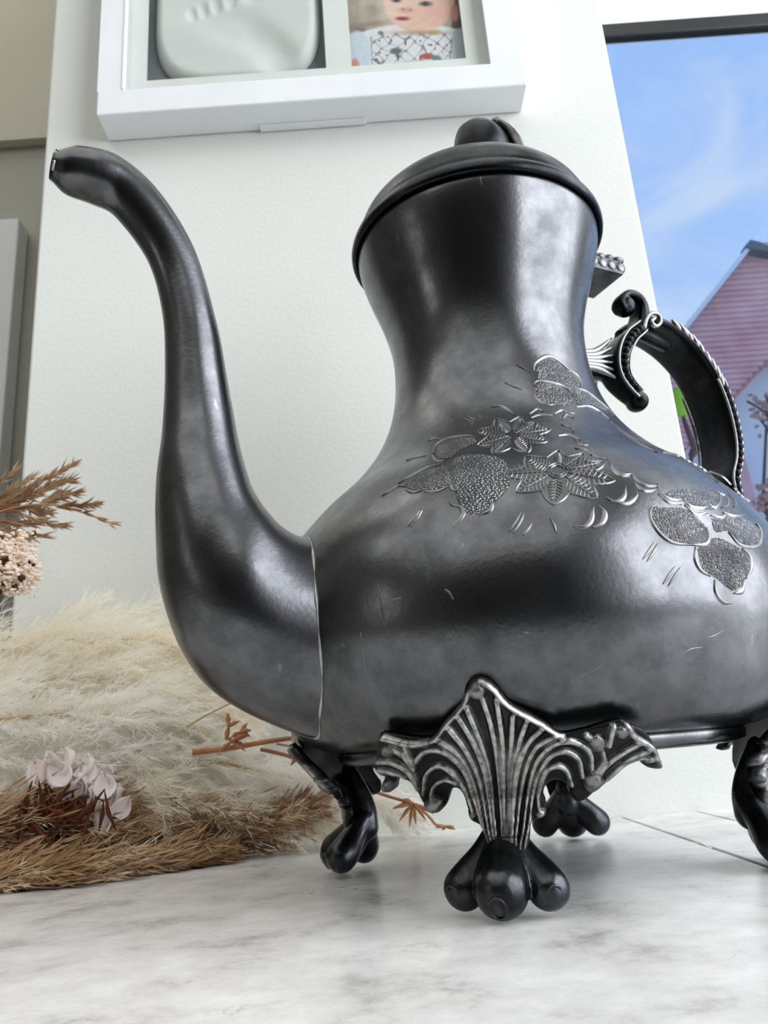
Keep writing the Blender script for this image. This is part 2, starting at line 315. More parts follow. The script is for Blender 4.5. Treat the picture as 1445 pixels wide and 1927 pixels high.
# plaster footprint
def plaster():
    nx, nz = 130, 130; V = []; F = []
    cx, cz = (a0+a1)/2, b0+.052; hx, hz = (a1-a0)/2-.0026, .0535
    for side in (0, 1):
        for j in range(nz+1):
            for i in range(nx+1):
                s, t = 2*i/nx-1, 2*j/nz-1
                q = (abs(s)**3.4+abs(t)**3.4)**(1/3.4); m_ = max(abs(s), abs(t)); k = m_/q if q > 1e-6 else 1
                x, z = cx+hx*s*k, cz+hz*t*k
                edge = max(0, min(1, (1-m_)/.12)); y = .3345+.0055*(1-edge)**2
                if side == 0:
                    p = proj([(x, .336, z)])[0]
                    def dent(px, py, rx, ry, d, rot=0):
                        ca, sa = math.cos(rot), math.sin(rot); dx, dy = p[0]-px, p[1]-py; u, v = (dx*ca+dy*sa)/rx, (-dx*sa+dy*ca)/ry
                        return d*math.exp(-(u*u+v*v)**1.5)
                    for (px, py, r_) in ((362, 30, 9), (383, 21, 10), (407, 11, 11), (434, 3, 12), (472, -12, 18)): y += dent(px, py, r_, r_+2, .0016)
                    y += dent(440, 55, 80, 34, .0022, .35)+dent(505, 95, 34, 62, .0016, -.6)+dent(530, 115, 36, 40, .0026, -.5)
                else: y = .3408
                V.append((x, y-FO[1], z-FO[2]))
    n1 = (nx+1)*(nz+1)
    for j in range(nz):
        for i in range(nx):
            a = j*(nx+1)+i; F.append((a, a+1, a+nx+2, a+nx+1)); F.append((n1+a, n1+a+nx+1, n1+a+nx+2, n1+a+1))
    ring = [i for i in range(nx+1)]+[j*(nx+1)+nx for j in range(1, nz+1)]+[nz*(nx+1)+i for i in range(nx-1, -1, -1)]+[j*(nx+1) for j in range(nz-1, 0, -1)]
    for k in range(len(ring)):
        a, b = ring[k], ring[(k+1) % len(ring)]; F.append((b, a, n1+a, n1+b))
    V = [(v[0], v[1], v[2]-FO[2]*0) for v in V]
    return mesh('plaster', V, F)
o = link('plaster_cast', plaster(), MS['plaster'], fr); o['label'] = 'white plaster slab with a baby footprint'
# printed snapshot: a flat print, its picture stored per vertex
def snapshot():
    nx, nz = 170, 180; xs = np.linspace(c0-.002, c1+.002, nx+1); zs = np.linspace(d0-.002, d0+.082, nz+1)
    X, Z = np.meshgrid(xs, zs); P = np.stack([X.ravel(), np.full(X.size, .339), Z.ravel()], -1); px = proj(P)
    x, y = px[:, 0], px[:, 1]; C = np.zeros((len(x), 3))
    def hash_noise(x, y, s, seed):
        xi, yi = x/s, y/s; i0, j0 = np.floor(xi), np.floor(yi); fx, fy = xi-i0, yi-j0; fx = fx*fx*(3-2*fx); fy = fy*fy*(3-2*fy)
        h = lambda i, j: np.modf(np.abs(np.sin(i*127.1+j*311.7+seed*17.3)*43758.5453))[0]
        return (h(i0, j0)*(1-fx)+h(i0+1, j0)*fx)*(1-fy)+(h(i0, j0+1)*(1-fx)+h(i0+1, j0+1)*fx)*fy
    n1 = hash_noise(x, y, 18, 1); n2 = hash_noise(x, y, 6, 2)
    def put(mask, c): 
        mk = np.clip(mask, 0, 1)[:, None]; C[:] = C*(1-mk)+np.array(c)*mk
    sm = lambda d, wd=1.5: np.clip(.5-d/wd, 0, 1)
    ell = lambda cx, cy, rx, ry: (np.hypot((x-cx)/rx, (y-cy)/ry)-1)*min(rx, ry)
    C[:] = np.array([172, 158, 142])+(n1[:, None]-.5)*40
    put(sm(np.abs(y-(45+.12*(700-x)))-4, 8)*.5, (120, 104, 92)); put((x > 850)*1., (92, 66, 54)); put(sm(ell(676, 60, 14, 9), 8), (120, 100, 96))
    # clothes
    body = np.maximum(np.maximum(46-.0*x-(np.abs(x-775) < 0)*1, 0)*0+(44+((x-775)/95)**2*14-y), 0)
    put(sm(44+((x-780)/98)**2*16-y, 3), (222, 222, 222)); put(sm(ell(672, 104, 26, 46), 4), (200, 212, 220)); put(sm(ell(868, 88, 20, 36), 4), (192, 204, 208))
    put(sm(np.abs(x-(697+.06*(y-60)))-1.2, 2)*(y > 70)*.6, (120, 130, 140)); put(sm(np.abs(x-(852-.1*(y-60)))-1.2, 2)*(y > 70)*.6, (110, 125, 130))
    f = np.sin(x*.21+3*n1)+np.sin(y*.24+x*.06+4*hash_noise(x, y, 26, 5)); shirt = (y > 62)*(x > 698)*(x < 850)
    put(sm(np.abs(f)-.16, .25)*shirt*.75, (96, 98, 104)); put(sm(hash_noise(x, y, 7, 9)*-1+.86, .06)*shirt*.8, (70, 70, 76))
    put(sm(ell(745, 96, 11, 6), 3), (92, 100, 106)); put(sm(ell(804, 106, 13, 6), 3), (170, 84, 70)); put(sm(ell(820, 109, 9, 5), 3), (96, 124, 140)); put(sm(ell(716, 62, 5, 4), 2), (120, 118, 120))
    put(sm(ell(815, 60, 13, 5), 4), (196, 178, 120)); put(sm(ell(668, 122, 8, 12), 4), (205, 140, 120))
    put(sm(ell(790, 2, 84, 66), 5)*(x > 850)*.8, (120, 78, 62))
    put(sm(ell(788, -4, 68, 65), 4), (226, 186, 166)); put(sm(ell(742, 12, 22, 44), 20)*.5, (236, 208, 190)); put(sm(ell(822, 22, 26, 20), 22)*.5, (222, 164, 148)); put(sm(ell(856, 24, 8, 16), 5), (206, 140, 124))
    put(sm(ell(790, 62, 46, 4), 6)*.6, (150, 110, 90)); put(sm(ell(764, 19, 13, 5), 7)*.55, (190, 130, 116)); put(sm(ell(758, 17, 3, 2), 2)*.6, (150, 90, 80)); put(sm(ell(772, 19, 3, 2), 2)*.6, (150, 90, 80))
    put(sm(ell(757, 35, 14, 4.2), 3), (190, 104, 98)); put(sm(ell(757, 35, 9, 2.2), 2), (110, 44, 44))
    put(sm(ell(801, 7, 12, 4.5), 4), (96, 88, 90)); put(sm(ell(800, 7, 5, 4), 2), (40, 40, 48)); put(sm(ell(746, 0, 9, 4.5), 4), (96, 88, 90)); put(sm(ell(746, 0, 4, 4), 2), (40, 40, 48))
    put(sm(ell(788, -62, 74, 30), 10), (150, 112, 80))
    C += (n2[:, None]-.5)*10; C = np.clip(C, 0, 255)/255; Cl = np.where(C <= .04045, C/12.92, ((C+.055)/1.055)**2.4)
    F = [(j*(nx+1)+i, j*(nx+1)+i+1, (j+1)*(nx+1)+i+1, (j+1)*(nx+1)+i) for j in range(nz) for i in range(nx)]
    me = mesh('print', P-FO, F); at = me.color_attributes.new('print', 'FLOAT_COLOR', 'POINT')
    at.data.foreach_set('color', np.c_[Cl, np.ones(len(Cl))].astype(np.float32).ravel()); return me
pm = bpy.data.materials.new('printed_snapshot'); pm.use_nodes = True; an = pm.node_tree.nodes.new('ShaderNodeAttribute'); an.attribute_name = 'print'
pm.node_tree.links.new(an.outputs['Color'], pm.node_tree.nodes['Principled BSDF'].inputs['Base Color']); pm.node_tree.nodes['Principled BSDF'].inputs['Roughness'].default_value = .5
o = link('photo_print', snapshot(), pm, fr); o['label'] = 'colour snapshot of a baby in a patterned top'

# ------------------------------------------------------------------ the pot
pot = empty('coffee_pot', tuple(POT), AZ)
tag(pot, 'tarnished silver coffee pot with engraved flowers, long spout and clawed feet', 'coffee pot')
bk = np.array([(.0335, .040), (.0338, .052), (.0352, .0600), (.0385, .0662), (.045, .0715), (.060, .0757), (.075, .0746), (.088, .0687), (.100, .0589), (.110, .0481), (.120, .0400), (.130, .0349), (.140, .0322), (.150, .0312), (.160, .0317), (.170, .0340), (.180, .0374), (.188, .0398), (.194, .0409), (.1965, .0406)])
bp_ = cat(bk, 150); BZ, BR = bp_[:, 0], bp_[:, 1]
prof_b = (BZ, BR)
V, F = revolve([(.0002, .0335)]+[(r, z) for z, r in bp_]+[(.036, .1965)], 160)
body = link('body', mesh('pot_body', V, F), MS['silver'], pot)
bV, bF = revolve([(.040, .0305), (.0530, .0305), (.0555, .0315), (.0560, .0335), (.0550, .0350), (.050, .0352)], 128)
link('base_ring', mesh('base_ring', bV, bF), MS['silver'], pot)
# lid
lid_prof = cat([(.0400, .1962), (.0418, .1945), (.0428, .1952), (.0429, .1970), (.0420, .1990), (.0408, .2000), (.0404, .2020), (.0380, .2075), (.0330, .2130), (.0260, .2180), (.0180, .2215), (.0080, .2236), (.0003, .2242)], 90)
lid_p = [tuple(p) for p in lid_prof]
V, F = revolve(lid_p, 128)
lid = link('lid', mesh('lid', V, F), MS['blackcast'], pot)
# knob: a bud with a curled leaf clasping it
kb = MB(); nk = 20
KC = np.array([-.0075, .0015, .2225])
kp = cat([(.0045, -.002), (.0070, .004), (.0104, .011), (.0108, .018), (.0088, .0250), (.0045, .0292), (.0002, .0302)], 26)
for i, (r, z) in enumerate(kp):
    for k in range(32):
        a = 2*math.pi*k/32; rr = r*(1+.015*math.cos(8*a)); kb.V.append((KC[0]+rr*math.cos(a)*1.05, KC[1]+rr*math.sin(a)*.8, KC[2]+z))
for i in range(25):
    for k in range(32): kb.F.append((i*32+k, i*32+(k+1) % 32, (i+1)*32+(k+1) % 32, (i+1)*32+k))
knob = link('knob', kb.mesh('knob'), MS['blackcast'], lid)
lf = MB()
for j, dy in enumerate((-.003, .0, .0035)):
    lf.add(tube(cat([KC+(-.0072, .005+dy, .005), KC+(-.0108, .0045+dy*.8, .015), KC+(-.0092, .004+dy*.5, .0245), KC+(-.0044, .003+dy*.3, .0300)], 16), np.interp(np.linspace(0, 1, 16), [0, .6, 1], [.0016, .0020, .0012]), 8))
lf.add(ball(KC+(-.0052, .003, .0298), (.0022, .002, .0016)))
link('leaf', lf.mesh(), MS['engrave0'], knob)

# spout: swept between the traced outer and inner profile lines
O = [(.0560, .0352), (.0738, .0411), (.0896, .0497), (.0985, .0606), (.1040, .0755), (.1055, .0875), (.1058, .1042), (.1045, .119), (.1041, .1359), (.1051, .1534), (.1094, .1692), (.1184, .1816), (.1240, .1840), (.1310, .1852), (.1343, .1876)]
I = [(.0540, .0890), (.0680, .0898), (.0745, .0925), (.0790, .0975), (.0815, .1020), (.0827, .1060), (.0845, .1140), (.0860, .1235), (.0878, .1350), (.0903, .1500), (.0965, .1730), (.1070, .1900), (.1180, .1980), (.1285, .1984), (.1330, .1966)]
wid = [.94, .94, .94, .95, .97, 1, 1, 1, 1, 1, 1, 1, 1, 1, 1]
st = cat(np.c_[O, I, np.array(wid)*.05], 110)
V = []; F = []; ns = 44
for s in st:
    o_, i_ = s[:2], s[2:4]; c = (o_+i_)/2; hv = (o_-i_)/2; hl = np.linalg.norm(hv); wd = s[4]/.05*hl
    for k in range(ns):
        a = 2*math.pi*k/ns; q = c+hv*math.cos(a); V.append((q[0], wd*math.sin(a)*(1+.10*math.cos(a)*max(0, (wd-.012)/.012)), q[1]))
SV = np.array(V).reshape(len(st), ns, 3)
for i in range(len(st)-1):
    for k in range(ns): F.append((i*ns+k, (i+1)*ns+k, (i+1)*ns+(k+1) % ns, i*ns+(k+1) % ns))
# lip and inside of the mouth
last = SV[-1]; cen = last.mean(0); b0_ = len(V)
for f_, dx in ((.86, .0012), (.72, .0002), (.6, -.008)):
    for p in last: q = cen+(p-cen)*f_; V.append((q[0]+dx, q[1], q[2]))
prev = (len(st)-1)*ns
for lvl in range(3):
    cur = b0_+lvl*ns
    for k in range(ns): F.append((prev+k, cur+k, cur+(k+1) % ns, prev+(k+1) % ns))
    prev = cur
F.append(tuple(prev+k for k in range(ns)))
spout = link('spout', mesh('spout', V, F), MS['silver'], pot)
# solder seam where spout meets body
seam = []
for k in range(ns):
    P = SV[:, k]; d = np.hypot(P[:, 0], P[:, 1])-np.interp(P[:, 2], BZ, BR); j = np.argmax(d > 0); j = max(j, 1)
    f_ = -d[j-1]/(d[j]-d[j-1]+1e-12); seam.append(P[j-1]+(P[j]-P[j-1])*np.clip(f_, 0, 1))
SEAM = np.array(seam)
sm_ = np.array([s+np.array([.0001*math.copysign(1, s[1]), 0, 0]) for s in np.vstack([seam, seam[:1]])])
link('solder_seam', MB().add(tube(sm_, .00032+.00022*np.sin(np.arange(len(sm_))*1.7), 8, cap=False)).mesh(), MS['solder'], spout)
# edge of the mouth, plating rubbed off
lipr = cen+(last-cen)*.97+np.array([.0004, 0, 0]); wk = MB()
for a_, b_ in ((4, 9), (14, 21), (23, 26)): wk.add(tube(cat(lipr[a_:b_], 14), .0004, 6))
link('worn_lip', wk.mesh(), MS['bright'], spout)

# hinge
hg = MB(); bx = box(-.0600, -.0360, -.0100, .0072, .1962, .2020, .0004); hv_ = [tuple(v.co) for v in bx.vertices]; hf_ = [tuple(p.vertices) for p in bx.polygons]; hg.add((hv_, hf_))
hinge = link('hinge', hg.mesh(smooth=False), MS['paw'], pot)
hl = MB()
for i in range(5):
    for j in range(4):
        hl.add(ball((-.0590+i*.0042+random.uniform(-.0006, .0006), -.0056+j*.0037, .2022+random.uniform(0, .0008)), (.0020+.001*random.random(), .0016+.001*random.random(), .0012+.001*random.random()), 2))
for i in range(5): hl.add(ball((-.0590+i*.0042, .0068, .1995+random.uniform(-.0006, .0006)), (.0025, .0011, .0024), 2))
for j in range(3): hl.add(ball((-.0598, -.0045+j*.0045, .1998), (.0012, .0026, .0024), 2))
link('hinge_ornament', hl.mesh(), MS['engrave0'], hinge)

# handle: beaded strap scrolls
HW = .009
Bp = onplane([(1216, 602), (1250, 607), (1290, 632), (1325, 668), (1352, 712), (1373, 765), (1386, 820), (1388, 860), (1382, 900)], HW)[:, [0, 2]]
Bp = np.vstack([Bp, [(-.0930, .1060), (-.0830, .0960), (-.0690, .0890), (-.0560, .0860)]])
Ap = onplane([(1182, 578), (1176, 566), (1188, 553), (1206, 560), (1213, 580), (1208, 603), (1185, 623), (1171, 651), (1168, 682), (1175, 709), (1191, 731), (1210, 750)], HW)[:, [0, 2]]
def strap(path, thick, n, inward, hws):
    P = cat(path, n); T = np.gradient(P, axis=0); T /= np.linalg.norm(T, axis=1)[:, None]; Nn = np.stack([T[:, 1], -T[:, 0]], -1)*inward
    th = np.interp(np.linspace(0, 1, n), np.linspace(0, 1, len(thick)), thick)
    hw_ = np.interp(np.linspace(0, 1, n), np.linspace(0, 1, len(hws)), hws); V = []; F = []; prof = []
    for k in range(20):
        a = 2*math.pi*k/20; ca, sa = math.cos(a), math.sin(a)
        prof.append((math.copysign(abs(ca)**.5, ca), math.copysign(abs(sa)**.7, sa)))
    for i in range(n):
        for y_, t_ in prof:
            q = P[i]+Nn[i]*th[i]*(t_*.5+.35); V.append((q[0], HW-hw_[i]+y_*hw_[i], q[1]))
    for i in range(n-1):
        for k in range(20): F.append((i*20+k, i*20+(k+1) % 20, (i+1)*20+(k+1) % 20, (i+1)*20+k))
    F.append(tuple(range(20))[::-1]); F.append(tuple((n-1)*20+k for k in range(20)))
    return (V, F), P, Nn, th
hm = MB()
(vb, PB, NB, TB) = strap(Bp, [.0030, .0040, .0036, .0032, .0030, .0032, .0040], 90, 1, [.009])
(va, PA, NA, TA) = strap(Ap, [.0016, .0030, .0042, .0052, .0056, .0056, .0050, .0042], 90, 1, [.0030, .0034, .0042, .0058, .0066, .0066, .0060, .0048, .0040])
hm.add(vb); hm.add(va)
bc = onplane([(1214, 748)], HW)[0]; tcn = onplane([(1186, 569)], HW)[0]
hm.add(ball((bc[0], HW-.0040, bc[2]), (.0036, .0044, .0036), 3)); hm.add(ball((tcn[0], HW-.0032, tcn[2]), (.0040, .0040, .0040), 3))
hm.add(tube(cat([(-.0300, 0, .1570), (-.0430, 0, .1585), (-.0560, 0, .1600)], 12), [.0052, .0050, .0047, .0045, .0043, .0042, .0042, .0043, .0045, .005, .0055, .006], 14))
# join A to B at the crown
jc = onplane([(1222, 600)], HW)[0]; hm.add(tube(cat([(PA[38][0], 0, PA[38][1]), (jc[0], 0, jc[2]), (PB[12][0], 0, PB[12][1])], 10), .0026, 12))
handle = link('handle', bake(hm.mesh(), [('REMESH', dict(mode='VOXEL', voxel_size=.00045)), ('SMOOTH', dict(factor=.5, iterations=4))]), MS['blackcast'], pot)
# raised rims and beads along both edges
rim = MB()
for side in (1, -1):
    y = side*HW*1.0
    for (P, Nn, th, lo, hi) in ((PB, NB, TB, 26, 84), (PA, NA, TA, 34, 88)):
        seg = np.array([(P[i][0]+Nn[i][0]*th[i]*.75, y, P[i][1]+Nn[i][1]*th[i]*.75) for i in range(lo, hi)]); rim.add(tube(seg, .00045, 8))
        seg = np.array([(P[i][0]-Nn[i][0]*th[i]*.1, y, P[i][1]-Nn[i][1]*th[i]*.1) for i in range(lo, hi)]); rim.add(tube(seg, .00045, 8))
link('edge_rim', rim.mesh(), MS['cast'], handle)
bead_me = mesh('bead', *ball((0, 0, 0), (.00140, .00120, .00140), 2)); bead_me.materials.append(MS['blackcast'])
def beads(P, Nn, th, lo, hi, step):
    seg = np.array([(P[i][0]+Nn[i][0]*th[i]*.33, P[i][1]+Nn[i][1]*th[i]*.33) for i in range(lo, hi)]); s = np.r_[0, np.cumsum(np.linalg.norm(np.diff(seg, axis=0), axis=1))]
    for u in np.arange(step/2, s[-1], step):
        x, z = np.interp(u, s, seg[:, 0]), np.interp(u, s, seg[:, 1]); o = link('bead', bead_me, None, handle); o.location = (x, HW*1.02, z)
beads(PB, NB, TB, 28, 84, .0029); beads(PA, NA, TA, 36, 86, .0027)
# acanthus leaves over the crown of the handle
ac = MB()
for i in range(9):
    k = 8+i*2.2; k0 = int(k); y = HW*(1.0-.1*random.random()); b = PB[k0]; t = PB[k0+1]-PB[k0]; t = t/np.linalg.norm(t); n_ = NB[k0]*-1
    p0 = np.array([b[0]+NB[k0][0]*.0034, y, b[1]+NB[k0][1]*.0034]); p1 = p0+np.array([t[0]*.003+n_[0]*.0016, 0, t[1]*.003+n_[1]*.0016]); p2 = p1+np.array([t[0]*.0040+n_[0]*.0010, -.001, t[1]*.0040+n_[1]*.0010])
    ac.add(tube(cat([p0, p1, p2], 10), np.interp(np.linspace(0, 1, 10), [0, .5, 1], [.0005, .0010, .0003]), 8))
    continue
    yy = -HW+random.random()*2*HW; p0[1] = p1[1] = p2[1] = yy; ac.add(tube(cat([p0+(n_[0]*.0034, 0, n_[1]*.0034), p1+(n_[0]*.0014, 0, n_[1]*.0014), p2], 10), .0008, 8))
sw = onplane([(1232, 598), (1226, 606), (1234, 614), (1243, 606), (1238, 592), (1225, 590), (1216, 602), (1212, 618)], HW*1.1); ac.add(tube(cat(sw, 30), .0008, 8))
link('acanthus_leaf', ac.mesh(), MS['cast'], handle)
fan = MB()
for dz in (-.006, -.0035, -.001, .0015, .004, .0068):
    fan.add(tube(cat([(-.0330, .004, .1585+dz*.45), (-.0420, .0048, .1590+dz*.55), (-.0500, .0058, .1600+dz*1.25)], 12), np.interp(np.linspace(0, 1, 12), [0, .6, 1], [.0010, .0011, .0004]), 8))
link('leaf_fan', fan.mesh(), MS['cast'], handle)

# ------------------------------------------------------------------ legs: one traced casting, copied round the pot
sz = np.array([.004, .008, .012, .016, .020, .024, .028, .032, .036, .040, .045, .050, .060]); sr = np.array([.0600, .0590, .0578, .0560, .0560, .0575, .0610, .0645, .0680, .0705, .0735, .0752, .0775])
outline = np.array([(901, 1274), (925, 1284), (957, 1320), (985, 1336), (1021, 1356), (1054, 1378), (1098, 1372), (1118, 1366), (1160, 1354), (1172, 1354), (1188, 1363), (1212, 1375), (1228, 1400), (1240, 1431), (1234, 1445), (1212, 1440), (1210, 1428), (1179, 1437), (1154, 1459), (1123, 1483), (1100, 1503), (1084, 1506), (1072, 1492), (1068, 1478), (1056, 1468), (1042, 1466), (1028, 1474), (1022, 1490), (1028, 1510), (1026, 1530), (1010, 1540), (1000, 1545), (996, 1580), (985, 1620), (962, 1655), (940, 1640), (920, 1600), (909, 1555), (889, 1541), (881, 1517), (873, 1493), (861, 1481), (849, 1486), (837, 1517), (821, 1527), (800, 1512), (788, 1490), (775, 1472), (750, 1460), (742, 1484), (730, 1490), (722, 1478), (726, 1458), (712, 1450), (710, 1425), (716, 1384), (725, 1378), (781, 1387), (817, 1383), (837, 1356), (869, 1320), (879, 1284)], float)
ridges = [[(901, 1290), (925, 1360), (940, 1440), (948, 1560)], [(935, 1312), (945, 1380), (950, 1450), (953, 1560)], [(965, 1345), (962, 1420), (960, 1500), (957, 1560)], [(992, 1350), (976, 1400), (966, 1480), (962, 1560)], [(1020, 1367), (990, 1400), (973, 1460), (967, 1540)], [(1045, 1382), (1006, 1405), (985, 1460), (975, 1540)],
          [(1110, 1445), (1106, 1412), (1076, 1393), (1040, 1398), (1010, 1428), (995, 1480), (985, 1555)], [(1093, 1458), (1086, 1426), (1062, 1411), (1035, 1419), (1014, 1450), (1002, 1492), (996, 1545)], [(1074, 1474), (1064, 1447), (1045, 1438), (1025, 1450), (1012, 1490), (1014, 1525)],
          [(880, 1330), (905, 1390), (925, 1460), (936, 1560)], [(862, 1343), (891, 1390), (915, 1450), (930, 1550)], [(845, 1366), (880, 1410), (907, 1470), (924, 1560)], [(826, 1390), (866, 1420), (898, 1480), (916, 1560)],
          [(790, 1472), (785, 1437), (805, 1410), (840, 1413), (875, 1445), (895, 1495), (912, 1550)], [(802, 1490), (806, 1455), (827, 1438), (852, 1450), (878, 1482), (896, 1530)], [(815, 1505), (820, 1477), (840, 1464), (862, 1470)],
          [(725, 1386), (770, 1398), (800, 1397), (820, 1390)], [(718, 1430), (745, 1433), (775, 1452), (790, 1482)], [(738, 1402), (765, 1420), (782, 1442)], [(766, 1398), (774, 1425), (784, 1440)], [(716, 1446), (740, 1450), (765, 1462)],
          [(1108, 1484), (1135, 1440), (1165, 1415), (1200, 1395)], [(1122, 1480), (1150, 1450), (1180, 1425), (1215, 1410)], [(1140, 1466), (1170, 1440), (1228, 1424)], [(1176, 1362), (1190, 1385), (1225, 1408), (1236, 1435)], [(1100, 1382), (1124, 1400), (1132, 1430), (1115, 1455)], [(1150, 1366), (1142, 1400)], [(903, 1280), (885, 1300), (873, 1325), (842, 1362), (820, 1390)], [(908, 1280), (930, 1296), (958, 1326), (1020, 1362), (1056, 1384)]]
ridges = [r_+[(955+(r_[-1][0]-955)*.8, 1590), (958+(r_[-1][0]-955)*.75, 1640)] if r_[-1][1] >= 1528 and 905 < r_[-1][0] < 1000 else r_ for r_ in ridges]
bumps = [(1120, 1396, 17, .9), (1166, 1376, 13, .8), (1112, 1468, 20, 1.1), (1236, 1436, 10, 1.0), (899, 1300, 16, .8), (819, 1512, 18, 1.1), (734, 1476, 13, 1.0), (890, 1530, 12, .9), (1016, 1527, 11, .9), (735, 1410, 14, .5)]
def inside(px, poly):
    x, y = px[:, 0], px[:, 1]; c = np.zeros(len(px), bool); j = len(poly)-1
    for i in range(len(poly)):
        xi, yi = poly[i]; xj, yj = poly[j]; m_ = ((yi > y) != (yj > y)) & (x < (xj-xi)*(y-yi)/(yj-yi+1e-9)+xi); c ^= m_; j = i
    return c
def segdist(px, line):
    d = np.full(len(px), 1e9)
    for a, b in zip(line[:-1], line[1:]):
        ab = b-a; t = np.clip(((px-a)@ab)/(ab@ab+1e-9), 0, 1); d = np.minimum(d, np.linalg.norm(px-a-t[:, None]*ab, axis=1))
    return d
def leglocal(P):            # pot-local -> leg-local (x outward, y along the tangent)
    c, s = math.cos(math.pi/4), math.sin(math.pi/4); return np.stack([P[:, 0]*c+P[:, 1]*s, -P[:, 0]*s+P[:, 1]*c, P[:, 2]], -1)
def snap(px, line):
    best = np.full(len(px), 1e9); q = px.copy()
    for a, b in zip(line[:-1], line[1:]):
        ab = b-a; t = np.clip(((px-a)@ab)/(ab@ab+1e-9), 0, 1); c = a+t[:, None]*ab; d = np.linalg.norm(px-c, axis=1); m_ = d < best; best[m_] = d[m_]; q[m_] = c[m_]
    return q
def build_bracket():
    stp = 2.1; gx = np.arange(700, 1252, stp); gy = np.arange(1266, 1670, stp); X, Y = np.meshgrid(gx, gy); px = np.stack([X.ravel(), Y.ravel()], -1)
    ol = cat(np.vstack([outline, outline[:1]]), 420); ins = inside(px, ol); ed = segdist(px, ol); use = ins | (ed < stp*.8)
    out_ = use & ~ins; px[out_] = snap(px[out_], ol); ed[out_] = 0
    low = .0012*np.exp(-((px[:, 0]-950)/60)**2)*np.clip((px[:, 1]-1300)/200, 0, 1)
    hgt = .0007+low; wear = np.zeros(len(px))
    for rd in ridges:
        d = segdist(px, cat(rd, 40)); wdt = 5.2*np.clip((1600-px[:, 1])/150, .55, 1.15); m_ = np.exp(-(d/wdt)**4); hgt = np.maximum(hgt, .0007+low+.0011*m_); wear = np.maximum(wear, m_)
        wear *= 1-.75*np.exp(-((d-wdt*1.45)/1.8)**2)
    for bx_, by_, r_, a_ in bumps:
        d = np.hypot(px[:, 0]-bx_, px[:, 1]-by_)/r_; dome = np.sqrt(np.clip(1-d*d, 0, 1))*(d < 1); hgt = np.maximum(hgt, .0008+.0016*a_*dome); wear = np.where(d < 1, np.maximum(wear*.4, dome*.55), wear)
    hgt = np.where(ed < 6, hgt*(.45+.55*ed/6), hgt); wear *= np.clip((1625-px[:, 1])/90, 0, 1); fade = np.clip((1640-px[:, 1])/80, 0, 1); hgt = hgt*fade-(1-fade)*.0012
    idx = np.full(len(px), -1); idx[use] = np.arange(use.sum()); Pl = leglocal(onrev(px[use], (sz, sr)))
    rad = np.hypot(Pl[:, 0], Pl[:, 1])[:, None]; dirn = np.c_[Pl[:, :2]/rad, np.full(len(Pl), -.35)]; dirn /= np.linalg.norm(dirn, axis=1)[:, None]
    front = Pl+dirn*hgt[use][:, None]; back = Pl-dirn*.0014; n = len(Pl); V = np.vstack([front, back]); F = []; nx = len(gx); edges = {}
    for j in range(len(gy)-1):
        for i in range(nx-1):
            q = [idx[j*nx+i], idx[j*nx+i+1], idx[(j+1)*nx+i+1], idx[(j+1)*nx+i]]
            if min(q) < 0: continue
            F.append(q[::-1]); F.append([k+n for k in q])
            for a, b in zip(q, q[1:]+q[:1]):
                if (b, a) in edges: del edges[(b, a)]
                else: edges[(a, b)] = 1
    for a, b in edges: F.append([a, b, b+n, a+n])
    me = mesh('bracket', V, F); at = me.attributes.new('wear', 'FLOAT', 'POINT'); at.data.foreach_set('value', np.r_[wear[use], np.zeros(n)].astype(np.float32))
    return me
def build_leg():
    mb = MB()
    def chain(pts, rs, n=34):
        C_ = cat(np.c_[np.array(pts), np.array(rs)], n)
        for q in C_: mb.add(ball(q[:3], q[3], 3))
    chain([(.0575, 0, .0290), (.0545, 0, .0225), (.0530, 0, .0170), (.0535, 0, .0125)], [.0022, .0030, .0036, .0044])
    chain([(.0530, 0, .0155), (.0560, .0004, .0112), (.0598, .0004, .0074), (.0618, .0004, .0060)], [.0038, .0046, .0056, .0057])
    chain([(.0530, .0012, .0150), (.0548, .0042, .0112), (.0565, .0078, .0070), (.0574, .0092, .0056)], [.0034, .0035, .0044, .0045])
    chain([(.0530, -.0012, .0150), (.0548, -.0040, .0112), (.0565, -.0072, .0070), (.0574, -.0084, .0056)], [.0034, .0035, .0044, .0045])
    V = np.array(mb.V); V[:, 2] = np.maximum(V[:, 2], .0002); mb.V = [tuple(v) for v in V]
    return bake(mb.mesh(), [('REMESH', dict(mode='VOXEL', voxel_size=.00035)), ('SMOOTH', dict(factor=.5, iterations=6))])
leg_me = build_leg(); leg_me.materials.append(MS['paw']); brk_me = build_bracket(); brk_me.materials.append(MS['bracket'])
def claw_mesh(c, tilt, s=1):
    mb = MB()
    a = np.linspace(0, 2*math.pi, 25); P = np.stack([np.zeros(25), .0017*s*np.cos(a), .0025*s*np.sin(a)], -1); mb.add(tube(P, .00032*s, 8, cap=False))
    mb.add(ball((-.0002, 0, -.0002), (.0007*s, .0011*s, .0018*s), 3))
    R_ = np.array(Matrix.Rotation(tilt[0], 3, 'Z') @ Matrix.Rotation(tilt[1], 3, 'Y')); mb.V = [tuple(R_@np.array(v)+c) for v in mb.V]; return mb.mesh()
claws = [claw_mesh(np.array([.0664, .0004, .0034]), (0, .55)), claw_mesh(np.array([.0607, .0107, .0050]), (.5, .6), .85), claw_mesh(np.array([.0607, -.0098, .0050]), (-.5, .6), .85)]
for c_ in claws: c_.materials.append(MS['claw'])
for k in range(4):
    lg = link('leg', leg_me, None, pot); lg.rotation_euler = (0, 0, math.pi/4+k*math.pi/2)
    link('bracket', brk_me, None, lg)
    for c_ in claws: link('claw', c_, None, lg)

